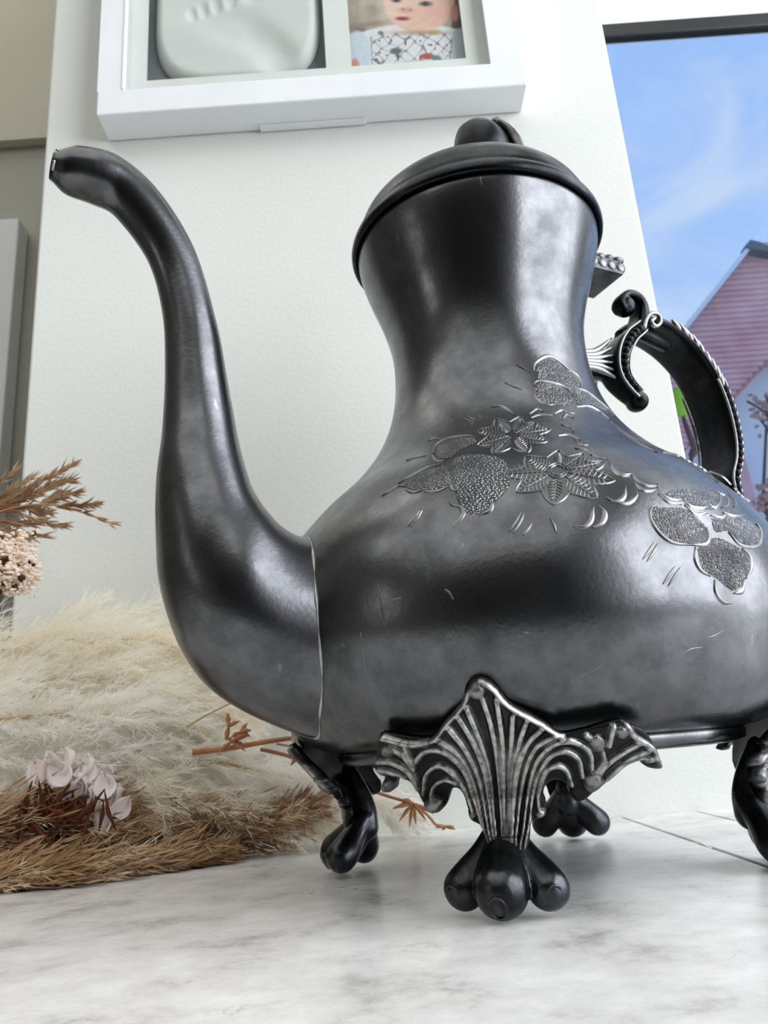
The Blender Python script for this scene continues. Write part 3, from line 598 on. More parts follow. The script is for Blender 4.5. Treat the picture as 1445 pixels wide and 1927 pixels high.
# ------------------------------------------------------------------ engraving, laid on the body where it is cut
def c4(p): p = np.asarray(p, float); return np.stack([700+p[:, 0]*.5156, 640+p[:, 1]*.5156], -1)
def onbody(px): return onrev(px, prof_b)
def out_dir(P): r = np.hypot(P[:, 0], P[:, 1])[:, None]; sl = np.interp(P[:, 2], BZ, np.gradient(BR, BZ)); n = np.c_[P[:, :2]/r, -sl]; return n/np.linalg.norm(n, axis=1)[:, None]
def stroke(pts, wd=.0009, ht=.00028, n=22, conv=True):
    px = cat(c4(pts) if conv else np.asarray(pts, float), n); P = onbody(px); Nn = out_dir(P); T = np.gradient(P, axis=0); T /= np.linalg.norm(T, axis=1)[:, None]+1e-12; B = np.cross(Nn, T)
    s = np.sin(np.linspace(.08, math.pi-.08, n))**.7; V = []; F = []
    for i in range(n):
        for a, hgt in ((-1, -.00012), (-.45, .75), (0, 1), (.45, .75), (1, -.00012)):
            V.append(P[i]+B[i]*wd*.5*s[i]*a+Nn[i]*(hgt*ht if hgt > 0 else hgt))
    for i in range(n-1):
        for k in range(4): F.append((i*5+k, i*5+k+1, (i+1)*5+k+1, (i+1)*5+k))
    return V, F
crescents = [[(590, 115), (595, 85), (625, 62), (655, 60), (690, 85), (715, 110)], [(715, 110), (745, 125), (762, 155), (760, 180)], [(590, 165), (600, 150), (635, 150), (680, 160), (715, 180), (735, 205)], [(590, 185), (600, 210), (630, 232), (670, 238)], [(735, 205), (745, 180), (780, 185), (820, 215), (860, 250), (885, 280)], [(665, 270), (690, 255), (720, 265), (740, 270)], [(745, 245), (790, 240), (830, 260), (865, 290)], [(695, 290), (710, 270), (735, 285)],
    [(430, 245), (470, 240), (500, 255), (520, 275)], [(575, 270), (600, 250), (625, 262)], [(580, 285), (610, 272), (660, 275)],
    [(285, 575), (290, 600), (325, 610), (330, 640), (295, 682)], [(440, 590), (430, 620), (390, 640)], [(225, 415), (230, 385), (270, 360), (320, 350), (360, 350), (380, 365)], [(205, 368), (230, 358), (255, 366)], [(220, 420), (240, 440), (270, 440)], [(95, 525), (150, 490), (200, 465), (250, 455)], [(35, 570), (90, 535), (120, 535)], [(120, 545), (150, 555), (180, 550)], [(190, 555), (240, 550), (280, 535)], [(288, 520), (295, 545), (320, 550)],
    [(735, 680), (775, 680), (800, 655), (808, 610)], [(805, 685), (840, 665), (850, 630), (825, 605)], [(850, 575), (890, 590), (920, 570), (925, 535)], [(870, 590), (930, 595), (965, 570), (965, 555)],
    [(865, 445), (885, 475), (920, 490), (945, 490)], [(945, 480), (965, 510), (1000, 530), (1040, 535)], [(1040, 525), (1055, 560), (1090, 580), (1130, 585)], [(1135, 580), (1160, 605), (1200, 612), (1225, 610)], [(1225, 600), (1250, 610), (1270, 590), (1265, 555)], [(1255, 555), (1290, 570), (1300, 600), (1275, 612)], [(1300, 560), (1325, 590), (1320, 610)], [(870, 465), (900, 490), (940, 500)], [(955, 520), (990, 548), (1035, 550)], [(1045, 560), (1080, 590), (1130, 600)], [(1140, 600), (1180, 635), (1225, 630)], [(1235, 640), (1280, 645), (1300, 620)],
    [(690, 310), (720, 315), (735, 335)], [(735, 360), (760, 380), (790, 385)], [(790, 405), (820, 425), (860, 435)], [(680, 350), (720, 345), (760, 365)], [(740, 395), (780, 400), (800, 420)],
    [(900, 330), (960, 370), (1040, 410)], [(870, 300), (930, 345), (980, 375)], [(1060, 410), (1110, 420), (1150, 445)], [(1150, 440), (1200, 465), (1230, 490), (1260, 520)], [(1230, 480), (1280, 500), (1310, 530)], [(1320, 540), (1350, 570), (1380, 592)],
    [(1040, 600), (1015, 620), (1020, 660), (1055, 710), (1100, 740), (1165, 748)], [(1165, 748), (1215, 745), (1230, 720), (1220, 685)], [(1180, 755), (1180, 800), (1200, 840), (1235, 862)], [(1250, 875), (1255, 920), (1280, 955), (1315, 960)], [(1320, 925), (1350, 915), (1355, 880)], [(1350, 760), (1380, 790), (1385, 830), (1365, 870)], [(1300, 700), (1340, 745), (1385, 755), (1415, 745), (1420, 700), (1400, 670)], [(1280, 630), (1320, 640), (1360, 640)]]
MS['engrave'] = silver_mat('cut_silver', (.12, .12, .124, 1), (.28, .28, .285, 1), (.7, .7, .68, 1), .28, .4, flecks=.3)
for cpts in crescents: link('engraved_crescent', mesh('crescent', *stroke(cpts, .0015, .00034)), MS['engrave'], body)
ticks = [[(525, 90), (550, 102), (575, 115)], [(485, 155), (515, 168), (545, 180)], [(330, 285), (352, 293), (375, 302)], [(345, 280), (362, 286), (382, 294)], [(130, 680), (152, 652), (175, 625)], [(140, 682), (162, 654), (184, 624)], [(500, 700), (522, 664), (545, 630)], [(515, 705), (537, 668), (556, 634)], [(550, 712), (568, 690), (585, 668)], [(650, 650), (665, 678), (672, 704)], [(988, 800), (1010, 770), (1028, 738)], [(1003, 808), (1025, 776), (1042, 742)], [(1062, 890), (1085, 856), (1105, 826)], [(1080, 898), (1104, 862), (1124, 830)], [(125, 440), (155, 430), (195, 422)]]
for t_ in ticks: link('engraved_tick', mesh('tick', *stroke(t_, .0009, .0003, 12)), MS['engrave'], body)
def flower(c, tips, inner, ring):
    mb = MB(); c = np.array(c, float); tips = [np.array(t, float) for t in tips]; n = len(tips)
    for i, t in enumerate(tips):
        u = tips[(i+1) % n]; v = c+((t+u)/2-c)*.72; v0 = c+((t+tips[i-1])/2-c)*.72
        mb.add(stroke([t, (t+v)/2+(t-c)*.05, v], .0008, .0003, 12)); mb.add(stroke([v0, (t+v0)/2+(t-c)*.05, t], .0008, .0003, 12))
        d = t-c; pp = np.array([-d[1], d[0]]); mb.add(stroke([c+d*inner, c+d*.5, c+d*.9], .0006, .00022, 10))
        for q in np.arange(inner+.1, .84, .085):
            hw_ = .23*math.sin(math.pi*min(1, q+.06)**.9)
            for sg in (-1, 1): mb.add(stroke([c+d*q, c+d*(q+.05)+pp*sg*hw_*.55, c+d*(q+.075)+pp*sg*hw_*.9], .0006, .00024, 6))
    if ring:
        a = np.linspace(0, 2*math.pi, 17)
        for rr in (1, .72): 
            R_ = np.stack([c[0]+ring*rr*np.cos(a), c[1]+ring*.72*rr*np.sin(a)], -1); mb.add(stroke(R_[:9], .0007, .0004, 20)); mb.add(stroke(R_[8:], .0007, .0004, 20))
    return mb.mesh()
link('engraved_flower', flower((515, 345), [(385, 330), (450, 287), (540, 280), (600, 300), (655, 325), (640, 372), (570, 412), (440, 416), (383, 385)], .12, 0), MS['engrave'], body)
link('engraved_flower', flower((677, 477), [(470, 490), (525, 555), (660, 602), (820, 580), (888, 515), (850, 445), (770, 415), (680, 402), (560, 425)], .17, 36), MS['engrave'], body)
# scratches and worn marks on the belly
for pts, wd in (([(711, 1098), (715, 1125), (719, 1150), (724, 1172), (732, 1196)], .0009), ([(733, 1130), (744, 1127), (756, 1124)], .0006), ([(836, 1108), (846, 1116), (853, 1128)], .0009), ([(1090, 1275), (1115, 1262), (1142, 1247)], .0005), ([(767, 1333), (770, 1339), (773, 1346)], .0007), ([(678, 1190), (683, 1230), (688, 1272)], .0003), ([(1280, 1235), (1300, 1222), (1322, 1218)], .0006), ([(1205, 1262), (1218, 1252), (1226, 1248)], .0005), ([(985, 1190), (990, 1190), (995, 1190)], .0009), ([(640, 1210), (648, 1216), (652, 1226)], .0003), ([(1330, 1200), (1345, 1196), (1362, 1186)], .0005)):
    link('scratch', mesh('scratch', *stroke(pts, wd*.8, .00004, 14, conv=False)), MS['engrave'], body)
# stippled ground inside the leaves: a shallow raised skin with rows of punch marks
stm = silver_mat('stippled_silver', (.10, .10, .104, 1), (.24, .24, .245, 1), (.7, .7, .68, 1), .30, .4, flecks=.3)
nt = stm.node_tree; vv = nt.nodes.new('ShaderNodeTexVoronoi'); vv.inputs['Scale'].default_value = 1500; vv.inputs['Randomness'].default_value = .7; tt = nt.nodes.new('ShaderNodeTexCoord'); nt.links.new(tt.outputs['Object'], vv.inputs['Vector'])
bb = nt.nodes.new('ShaderNodeBump'); bb.inputs['Strength'].default_value = .95; bb.inputs['Distance'].default_value = .0008; bb.invert = True; nt.links.new(vv.outputs['Distance'], bb.inputs['Height']); nt.links.new(bb.outputs[0], nt.nodes['Principled BSDF'].inputs['Normal'])
patches = [[(598, 100), (625, 66), (655, 64), (690, 90), (745, 128), (760, 175), (735, 200), (670, 158), (610, 148)], [(594, 180), (605, 155), (640, 154), (690, 168), (735, 208), (720, 238), (650, 236), (605, 212)], [(740, 205), (750, 184), (785, 190), (850, 245), (865, 270), (800, 240), (750, 238)],
    [(290, 470), (300, 430), (380, 415), (470, 430), (500, 470), (500, 540), (440, 600), (380, 640), (330, 620), (300, 560)], [(230, 410), (240, 385), (280, 362), (360, 354), (385, 372), (330, 400), (290, 430), (245, 436)], [(110, 525), (160, 490), (250, 460), (285, 470), (285, 530), (200, 552), (130, 545)],
    [(1022, 605), (1070, 610), (1130, 610), (1180, 640), (1225, 690), (1225, 735), (1170, 745), (1100, 738), (1055, 705), (1025, 660)], [(1235, 645), (1290, 645), (1350, 645), (1400, 680), (1415, 740), (1390, 752), (1340, 740), (1300, 700), (1250, 700)], [(1185, 760), (1250, 720), (1320, 745), (1380, 792), (1380, 830), (1350, 900), (1310, 915), (1260, 875), (1205, 838)], [(1060, 560), (1100, 582), (1140, 590), (1200, 616), (1260, 615), (1260, 560), (1180, 545), (1110, 540)]]
for pt in patches:
    pol = cat(c4(pt+pt[:1]), 90); mn, mxx = pol.min(0), pol.max(0); gx = np.arange(mn[0]-1, mxx[0]+2, 2.2); gy = np.arange(mn[1]-1, mxx[1]+2, 2.2); X, Y = np.meshgrid(gx, gy); px = np.stack([X.ravel(), Y.ravel()], -1)
    ins = inside(px, pol); ed = segdist(px, pol); idx = np.full(len(px), -1); idx[ins] = np.arange(ins.sum()); P = onbody(px[ins]); P = P+out_dir(P)*(.00003+.00010*np.clip(ed[ins]/4, 0, 1))[:, None]; F = []
    for j in range(len(gy)-1):
        for i in range(len(gx)-1):
            q = [idx[j*len(gx)+i], idx[(j+1)*len(gx)+i], idx[(j+1)*len(gx)+i+1], idx[j*len(gx)+i+1]]
            if min(q) >= 0: F.append(q)
    link('stippled_leaf', mesh('stipple', P, F), stm, body)

# ------------------------------------------------------------------ dried grasses and flowers lying on the sill
MS['pampas'] = mat('cream_pampas', srgb(254, 253, 249), srgb(251, 246, 234), scale=30, rough=.9, spec=.1)
MS['pampas_white'] = mat('white_pampas', srgb(254, 253, 250), srgb(250, 247, 240), scale=30, rough=.9, spec=.1)
MS['reed'] = mat('brown_reed', srgb(212, 182, 148), srgb(156, 116, 82), scale=60, rough=.9, spec=.1)
MS['reed2'] = mat('tawny_reed', srgb(224, 198, 160), srgb(180, 142, 102), scale=60, rough=.9, spec=.1)
MS['down'] = mat('pale_reed_down', srgb(236, 218, 190), srgb(214, 186, 148), scale=60, rough=.9, spec=.1)
MS['twig'] = mat('red_brown_twig', srgb(196, 146, 108), srgb(160, 106, 74), scale=90, rough=.8, spec=.2)
MS['petal'] = mat('pale_dry_petal', srgb(254, 251, 249), srgb(248, 236, 232), scale=70, rough=.8, spec=.1)
MS['froth'] = mat('cream_floret', srgb(250, 240, 226), srgb(238, 214, 192), scale=120, rough=.9, spec=.1)
MS['husk'] = mat('dark_dry_husk', srgb(96, 56, 38), srgb(64, 36, 26), scale=60, rough=.9, spec=.1)
MS['straw'] = mat('straw_stem', srgb(214, 188, 140), srgb(190, 156, 104), scale=60, rough=.8, spec=.2)
def fibre(m, amt, c):
    nt = m.node_tree; b = nt.nodes['Principled BSDF']; t = nt.nodes.new('ShaderNodeBsdfTranslucent'); t.inputs[0].default_value = c; x = nt.nodes.new('ShaderNodeMixShader'); x.inputs[0].default_value = amt
    nt.links.new(b.outputs[0], x.inputs[1]); nt.links.new(t.outputs[0], x.inputs[2]); nt.links.new(x.outputs[0], nt.nodes['Material Output'].inputs[0])
fibre(MS['pampas'], .5, srgb(253, 249, 238)); fibre(MS['pampas_white'], .5, srgb(252, 250, 245)); fibre(MS['reed'], .3, srgb(200, 160, 120)); fibre(MS['reed2'], .4, srgb(224, 196, 156)); fibre(MS['petal'], .4, srgb(253, 246, 243))
def path3(pts, n=40): return cat(np.array([ony([(x, y)], Y)[0] for x, y, Y in pts]), n)
def hairs(P, rad, nb, nh, ln, spread, hw, seed, droop=.3, seedlike=0.):
    """side branches round a stem, each set with fine hairs; ribbons of two triangles"""
    g = np.random.default_rng(seed); T, U, B = frames(P); n = len(P); V = []; F = []
    tpos = g.random(nb)**.9
    for t in tpos:
        k = min(int(t*(n-1)), n-2); f = t*(n-1)-k; p = P[k]*(1-f)+P[k+1]*f; a = g.random()*2*math.pi; d = U[k]*math.cos(a)+B[k]*math.sin(a); tp = rad(t)
        L_ = ln*(.55+.6*g.random())*(.4+.6*tp/max(1e-9, rad(.4))); dir0 = T[k]*(1-spread)+d*spread; dir0 /= np.linalg.norm(dir0)
        m = 5; br = [p]; cur = dir0.copy(); L_ *= 1+.45*math.sin(t*23+seed)*math.sin(t*9+2*seed)
        for s in range(m): cur = cur+np.array([0, 0, -droop*.12])+T[k]*.10+g.normal(0, .05, 3); cur /= np.linalg.norm(cur); br.append(br[-1]+cur*L_/m)
        br = np.array(br)
        for h in range(nh):
            q = g.random(); kk = min(int(q*m), m-1); o = br[kk]+(br[kk+1]-br[kk])*(q*m-kk); hd = (br[kk+1]-br[kk]); hd /= np.linalg.norm(hd)+1e-12
            hd = hd*.9+g.normal(0, .36, 3); hd /= np.linalg.norm(hd); hl = L_*(.16+.22*g.random()); sd = np.cross(hd, g.normal(0, 1, 3)); sd /= np.linalg.norm(sd)+1e-12; w_ = hw*(.6+.8*g.random())
            b0 = len(V); mid = o+hd*hl*.5+np.array([0, 0, -droop*hl*.05]); V += [o-sd*w_*.3, o+sd*w_*.3, mid+sd*w_*.5, mid-sd*w_*.5, o+hd*hl+np.array([0, 0, -droop*hl*.22])]
            F += [(b0, b0+1, b0+2, b0+3), (b0+3, b0+2, b0+4)]
    V = np.array(V); V[:, 2] = np.maximum(V[:, 2], .0004); V[:, 1] = np.minimum(V[:, 1], WY-.0006)
    return mesh('plume', V, F)
def seeds(P, rad, nb, ln, spread, sr_, seed, per=3):
    """spikelets: slim pointed husks on thin side stalks"""
    g = np.random.default_rng(seed); T, U, B = frames(P); n = len(P); mb = MB()
    for t in g.random(nb):
        k = min(int(t*(n-1)), n-2); f = t*(n-1)-k; p = P[k]*(1-f)+P[k+1]*f; a = g.random()*2*math.pi; d = U[k]*math.cos(a)+B[k]*math.sin(a); L_ = ln*(.4+.9*g.random())*rad(t)
        dr = T[k]*(1-spread)+d*spread; dr /= np.linalg.norm(dr); mid = p+dr*L_*.55; mid[2] += .0005; end = p+dr*L_+T[k]*L_*.25
        mb.add(tube(cat([p, mid, end], 5), [.00018, .00016, .00014, .00012, .0001], 3, cap=False))
        for s in range(per):
            q = (s+.6)/per; o = p+(end-p)*q; hd = dr*.8+T[k]*.5+g.normal(0, .28, 3); hd /= np.linalg.norm(hd); hl = sr_*(.7+.8*g.random())
            mb.add(tube([o, o+hd*hl*.35, o+hd*hl*.7, o+hd*hl], [.00010, sr_*.055, sr_*.042, .00003], 4, cap=False))
    V = np.array(mb.V); V[:, 2] = np.maximum(V[:, 2], .0004); V[:, 1] = np.minimum(V[:, 1], WY-.0006); mb.V = [tuple(v) for v in V]; return mb.mesh()
def plant(name, base, parts, label, cat_, group=None):
    o = empty(name, tuple(base)); tag(o, label, cat_, group, 'thing')
    for pn_, me, m in parts:
        for v in me.vertices: v.co -= Vector(base)
        c_ = link(pn_, me, MS[m], o)
        if pn_ in ('plume', 'seed_head', 'down', 'floret', 'seed'): c_['kind'] = 'stuff'
    return o
def stem_mesh(P, r): return MB().add(tube(P, np.linspace(r, r*.4, len(P)), 7)).mesh()
bell = lambda t: math.sin(math.pi*min(1, max(0, t))**.75)**.7+.08
PLUMES = [
    ([(-260, 1290, .315), (-60, 1235, .325), (130, 1205, .328), (300, 1210, .328), (440, 1265, .322)], 'pampas', .028, 420, 60, 'cream pampas plume uppermost against the white wall', 1),
    ([(-260, 1330, .30), (-40, 1300, .305), (170, 1275, .315), (340, 1310, .315), (470, 1365, .315)], 'pampas', .026, 420, 60, 'cream pampas plume second from the top behind the spout', 2),
    ([(-260, 1400, .285), (-60, 1365, .29), (120, 1345, .295), (280, 1355, .30), (430, 1390, .305)], 'pampas_white', .025, 420, 60, 'bright white pampas plume in the middle of the bunch', 3),
    ([(-220, 1460, .285), (0, 1440, .29), (220, 1425, .295), (440, 1440, .305), (640, 1490, .318), (800, 1545, .325)], 'pampas_white', .024, 460, 60, 'long white pampas plume reaching behind the pot legs', 4),
    ([(-120, 1530, .280), (120, 1500, .288), (330, 1500, .296), (500, 1530, .303), (640, 1560, .318)], 'pampas', .020, 380, 55, 'low cream pampas plume resting on the marble sill', 5)]
for pts, m, ln, nb, nh, lab, sd in PLUMES:
    P = path3(pts); base = P[0].copy(); base[2] = 0
    plant('pampas_grass', base, [('stem', stem_mesh(P, .0010), 'straw'), ('plume', hairs(P, bell, nb, nh, ln, .50, .00024, sd), m)], lab, 'pampas grass', 'dried grass bunch')
REEDS = [
    ([(-260, 1690, .255), (-60, 1640, .268), (120, 1600, .282), (300, 1580, .292), (470, 1555, .300), (600, 1520, .304)], 'reed', 800, .020, 'brown feathery reed head with green-brown tips on the sill', 11),
    ([(-260, 1740, .245), (-60, 1680, .256), (90, 1655, .264), (250, 1640, .276), (420, 1605, .290)], 'reed2', 800, .017, 'tawny reed head lying lowest along the sill front', 12),
    ([(-240, 1620, .262), (-40, 1575, .27), (110, 1550, .278), (240, 1545, .284)], 'reed', 560, .020, 'dark brown reed head tucked under the pink petals', 13)]
for pts, m, nb, ln, lab, sd in REEDS:
    P = path3(pts); base = P[0].copy(); base[2] = 0
    plant('reed_grass', base, [('stem', stem_mesh(P, .0008), 'twig'), ('seed_head', seeds(P, bell, nb, ln, .45, .0058, sd, 4), m), ('down', hairs(P, bell, 260, 30, ln*1.0, .5, .00022, sd+40), 'down')], lab, 'reed grass', 'dried grass bunch')
# the spray high on the left
P = path3([(-300, 1330, .28), (-200, 1080, .285), (-60, 985, .29), (60, 950, .295), (140, 960, .298), (216, 987, .30)], 50)
base = P[0].copy(); base[2] = 0
def spray():
    mb = MB(); g = np.random.default_rng(5)
    for tip, k0 in (((136, 876), 22), ((128, 905), 26), ((176, 948), 30), ((100, 912), 20), ((92, 895), 16), ((108, 988), 24), ((74, 1008), 18), ((40, 1012), 15), ((60, 985), 20), ((22, 890), 12), ((50, 905), 14), ((140, 928), 28), ((86, 965), 26), ((110, 940), 22), ((10, 1020), 10), ((70, 930), 18)):
        a = P[min(k0+10, 40)]; q = ony([tip], .298+g.uniform(-.008, .006))[0]; mid = (a+q)/2+np.array([0, 0, g.uniform(-.001, .002)])
        C_ = cat([a, mid, q], 14); mb.add(tube(C_, .00016, 4, cap=False))
        for i in range(2, 14):
            for r_ in range(5):
                d = C_[i]-C_[i-1]; d = d/np.linalg.norm(d); hd = d+g.normal(0, .28, 3); hd /= np.linalg.norm(hd); L_ = .0034+.004*g.random(); mb.add(tube([C_[i], C_[i]+hd*L_*.4, C_[i]+hd*L_], [.0001, .00042, .00003], 4, cap=False))
    for i in range(38, 50, 2):
        for r_ in range(4):
            d = P[min(i+1, 49)]-P[i-1]; d /= np.linalg.norm(d); hd = d+g.normal(0, .2, 3); hd /= np.linalg.norm(hd); mb.add(tube([P[i], P[i]+hd*.0022, P[i]+hd*.0058], [.0001, .0005, .00003], 4, cap=False))
    return mb.mesh()
plant('reed_spray', base, [('stem', stem_mesh(P, .0007), 'twig'), ('seed_head', spray(), 'reed')], 'open brown reed spray sticking out against the wall at left', 'reed grass', 'dried grass bunch')
# frothy white flower head under the spray
fb = ony([(-40, 1300)], .285)[0]; fb[2] = 0
def froth():
    g = np.random.default_rng(3); mb = MB(); hk = MB()
    for i in range(900):
        x, y = g.normal(15, 26), g.normal(1068, 26)
        if x > 72 or y > 1120: continue
        q = ony([(x, y)], .287+g.uniform(-.010, .008))[0]; r = .0005+.0008*g.random()
        for k in range(3): mb.add(ball(q+g.normal(0, r*.9, 3), r*np.array([.9, .7, .6])*(.7+.5*g.random(3)), 1))
        if i % 14 == 0: hk.add(ball(q+np.array([0, -.002, -.001]), r*1.3, 1))
    return mb.mesh(), hk.mesh()
fm, hk = froth(); Pf = cat([fb+(0, 0, .0005), ony([(-30, 1180)], .287)[0], ony([(10, 1080)], .287)[0]], 20)
plant('dried_flower', fb, [('stem', stem_mesh(Pf, .0008), 'twig'), ('floret', fm, 'froth'), ('seed', hk, 'husk')], 'frothy cream dried flower head below the brown reed spray', 'dried flower')
# papery hydrangea-like bloom among the reeds
hb = ony([(150, 1560)], .275)[0]; hb[2] = 0
ho = empty('dried_bloom', tuple(hb)); tag(ho, 'papery pale pink bloom with dark brown heart among the reeds', 'dried flower')
def petal_mesh(sx, sy, seed):
    g = np.random.default_rng(seed); V = []; F = []; nu, nv = 7, 8; ph = g.random()*6
    for j in range(nv+1):
        v = j/nv
        for i in range(nu+1):
            u = 2*i/nu-1; wd = sx*math.sin(math.pi*min(.94, .12+v*.82))**.8; V.append((u*wd, sy*v*(1-.10*u*u+.07*math.sin(7*u+ph)*v), .0016*math.sin(3*u+ph)*v+.0025*v*v+.0012*u*u+.0007*math.sin(9*u+2*ph)*v*v))
    for j in range(nv):
        for i in range(nu): a = j*(nu+1)+i; F.append((a, a+1, a+nu+2, a+nu+1))
    m_ = mesh('petal', V, F); return bake(m_, [('SOLIDIFY', dict(thickness=.00018))])
pms = [petal_mesh(.0034, .0078, s) for s in range(4)]
for p_ in pms: p_.materials.append(MS['petal'])
g = np.random.default_rng(8)
for i, (x, y) in enumerate([(100, 1455), (122, 1447), (142, 1470), (163, 1462), (186, 1478), (205, 1490), (216, 1512), (196, 1508), (172, 1500), (150, 1488), (213, 1536), (190, 1545), (176, 1560), (205, 1555), (110, 1475), (128, 1490), (90, 1470), (152, 1455), (178, 1468), (198, 1486), (208, 1500), (220, 1525), (204, 1530), (186, 1526), (168, 1482), (133, 1462)]):
    q = ony([(x-6, y+14)], .272+g.uniform(-.004, .004))[0]; o = link('petal', pms[i % 4], None, ho); o.location = tuple(q-hb); o.rotation_euler = (math.radians(55+g.uniform(-40, 40)), g.uniform(-.7, .7), g.uniform(-1.2, 1.2)); s = g.uniform(.9, 1.3); o.scale = (s, s, s)
hx = MB()
for i in range(64):
    x, y = g.normal(105, 44), g.normal(1535, 20); q = ony([(x, y)], .268+g.uniform(-.004, .005))[0]; d = g.normal(0, 1, 3); d[1] = -abs(d[1])*.5; d /= np.linalg.norm(d); L_ = .007+.010*g.random()
    hx.add(tube([q-d*L_*.5, q+g.normal(0, .0008, 3), q+d*L_*.5], [.0002, .0008, .0001], 5, cap=False))
for v in range(len(hx.V)): hx.V[v] = (hx.V[v][0]-hb[0], hx.V[v][1]-hb[1], max(hx.V[v][2], .0005)-hb[2])
link('calyx', hx.mesh(), MS['husk'], ho)
# loose twigs and star-shaped dried flowers
def twig(name, pts, r, label, extras, m='twig', cat_='twig'):
    P = path3(pts, 30); base = P[0].copy(); base[2] = 0; parts = [('stem', MB().add(tube(P, np.linspace(r, r*.7, 30), 8)).mesh(), m)]; g = np.random.default_rng(len(label))
    for (x, y, Y, n, ln) in extras:
        c = ony([(x, y)], Y)[0]; mb = MB()
        for k in range(n):
            d = g.normal(0, 1, 3); d[1] *= .5; d /= np.linalg.norm(d); mb.add(tube([c, c+d*ln*.5+(0, 0, .0003), c+d*ln], [.0004, .0008, .0001], 6, cap=False))
        parts.append(('husk', mb.mesh(), m))
    return plant(name, base, parts, label, cat_, 'loose twigs')
twig('dried_twig', [(362, 1416, .284), (430, 1408, .286), (500, 1396, .288), (570, 1386, .292)], .0011, 'red-brown twig with a spiky husk below the spout', [(436, 1396, .283, 7, .006), (430, 1368, .283, 6, .005), (452, 1378, .283, 5, .004)])
twig('dried_twig', [(490, 1410, .290), (540, 1422, .291), (600, 1445, .292), (645, 1466, .294), (720, 1495, .302), (775, 1513, .308), (806, 1535, .312), (822, 1553, .316), (853, 1556, .320)], .0007, 'thin twig ending in a star-shaped husk behind the left leg', [(778, 1512, .308, 8, .0085), (838, 1555, .318, 3, .004), (560, 1425, .289, 4, .004)])
twig('straw_stalk', [(350, 1368, .285), (390, 1345, .286), (440, 1320, .287)], .0004, 'thin golden straw stalk under the spout curve', [], 'straw')
twig('straw_stalk', [(520, 1400, .290), (590, 1412, .292), (650, 1424, .294)], .0004, 'golden straw stalk just above the thin twig', [], 'straw')

# ------------------------------------------------------------------ outside: house, shrub and garden plants beyond the pane
MS['tile'] = mat('weathered_red_tile', srgb(206, 150, 154), srgb(226, 186, 188), scale=2.2, rough=.9, bump=.3, bscale=12, dist=.02)
MS['render'] = mat('white_render', srgb(226, 230, 240), srgb(214, 218, 230), scale=1.5, rough=.9)
MS['slate'] = mat('grey_ridge_tile', srgb(110, 122, 130), srgb(90, 100, 108), scale=3, rough=.8)
MS['leaf'] = mat('green_leaf', srgb(150, 205, 70), srgb(120, 180, 50), scale=20, rough=.6)
MS['strap'] = mat('dark_strap_leaf', srgb(40, 120, 60), srgb(24, 84, 40), scale=14, rough=.5)
MS['bark'] = mat('grey_bark', srgb(110, 90, 90), srgb(90, 72, 72), scale=30, rough=.9)
MS['soil'] = mat('garden_ground', srgb(150, 140, 124), srgb(110, 112, 84), scale=3, rough=1)
HY = 8.0
def q8(x, y, dY=0): return ony([(x, y)], HY+dY)[0]
gz = q8(1400, 1500)[2]-3
S('ground', box(-.1, 30, 1.2, 40, -2.45, -2.4), 'soil', 'garden ground beyond the window').name = 'ground_garden'
hb_ = q8(1400, 900).copy(); hb_[2] = -2.4
house = empty('house', tuple(hb_)); tag(house, 'red tiled house with a white gable seen through the window', 'house')
def slab(name, pxs, dY, th, m, par):
    P = np.array([q8(x, y, dY) for x, y in pxs])-hb_; n = len(P); V = np.vstack([P, P+(0, th, 0)]); F = [tuple(range(n)), tuple(range(2*n-1, n-1, -1))]+[(i, i+n, (i+1) % n+n, (i+1) % n) for i in range(n)]
    return link(name, mesh(name, V, F, False), MS[m], par)
slab('wall', [(1690, 560), (1445, 684), (1394, 738), (1290, 852), (1290, 1560), (1690, 1560)], .35, .3, 'render', house)
rl = lambda y: 1415-(y-455)*.80
rr_ = lambda y: 1690 if y < 640 else (1690-(y-640)*5.8 if y < 684 else 1445-(y-684)*.93)
roof = slab('roof', [(1413, 458), (1700, 500), (1700, 640), (1445, 684), (1200, 947), (1020, 949)], .20, .1, 'tile', house)
yy = 458
while yy < 860:
    a, b = rl(yy)-2, rr_(yy)-4
    if b-a > 20:
        P = np.array([q8(a, yy, .0), q8(b, yy-(b-a)*.07, .0), q8(b, yy+13-(b-a)*.07, -.025), q8(a, yy+13, -.025)])-hb_; V = np.vstack([P, P+(0, .19, 0)])
        F = [(0, 1, 2, 3), (7, 6, 5, 4)]+[(i, i+4, (i+1) % 4+4, (i+1) % 4) for i in range(4)]; link('tile_course', mesh('course', V, F, False), MS['tile'], roof)
    yy += 11
slab('verge', [(1410, 458), (1415, 452), (1419, 460), (1030, 951), (1024, 949)], -.12, .1, 'render', house)
slab('ridge_cap', [(1402, 462), (1412, 451), (1430, 455), (1445, 462), (1700, 498), (1700, 510), (1440, 472), (1416, 466)], -.16, .14, 'slate', house)
slab('brick_pier', [(1386, 850), (1398, 850), (1440, 1000), (1480, 1560), (1380, 1560)], .05, .25, 'tile', house)
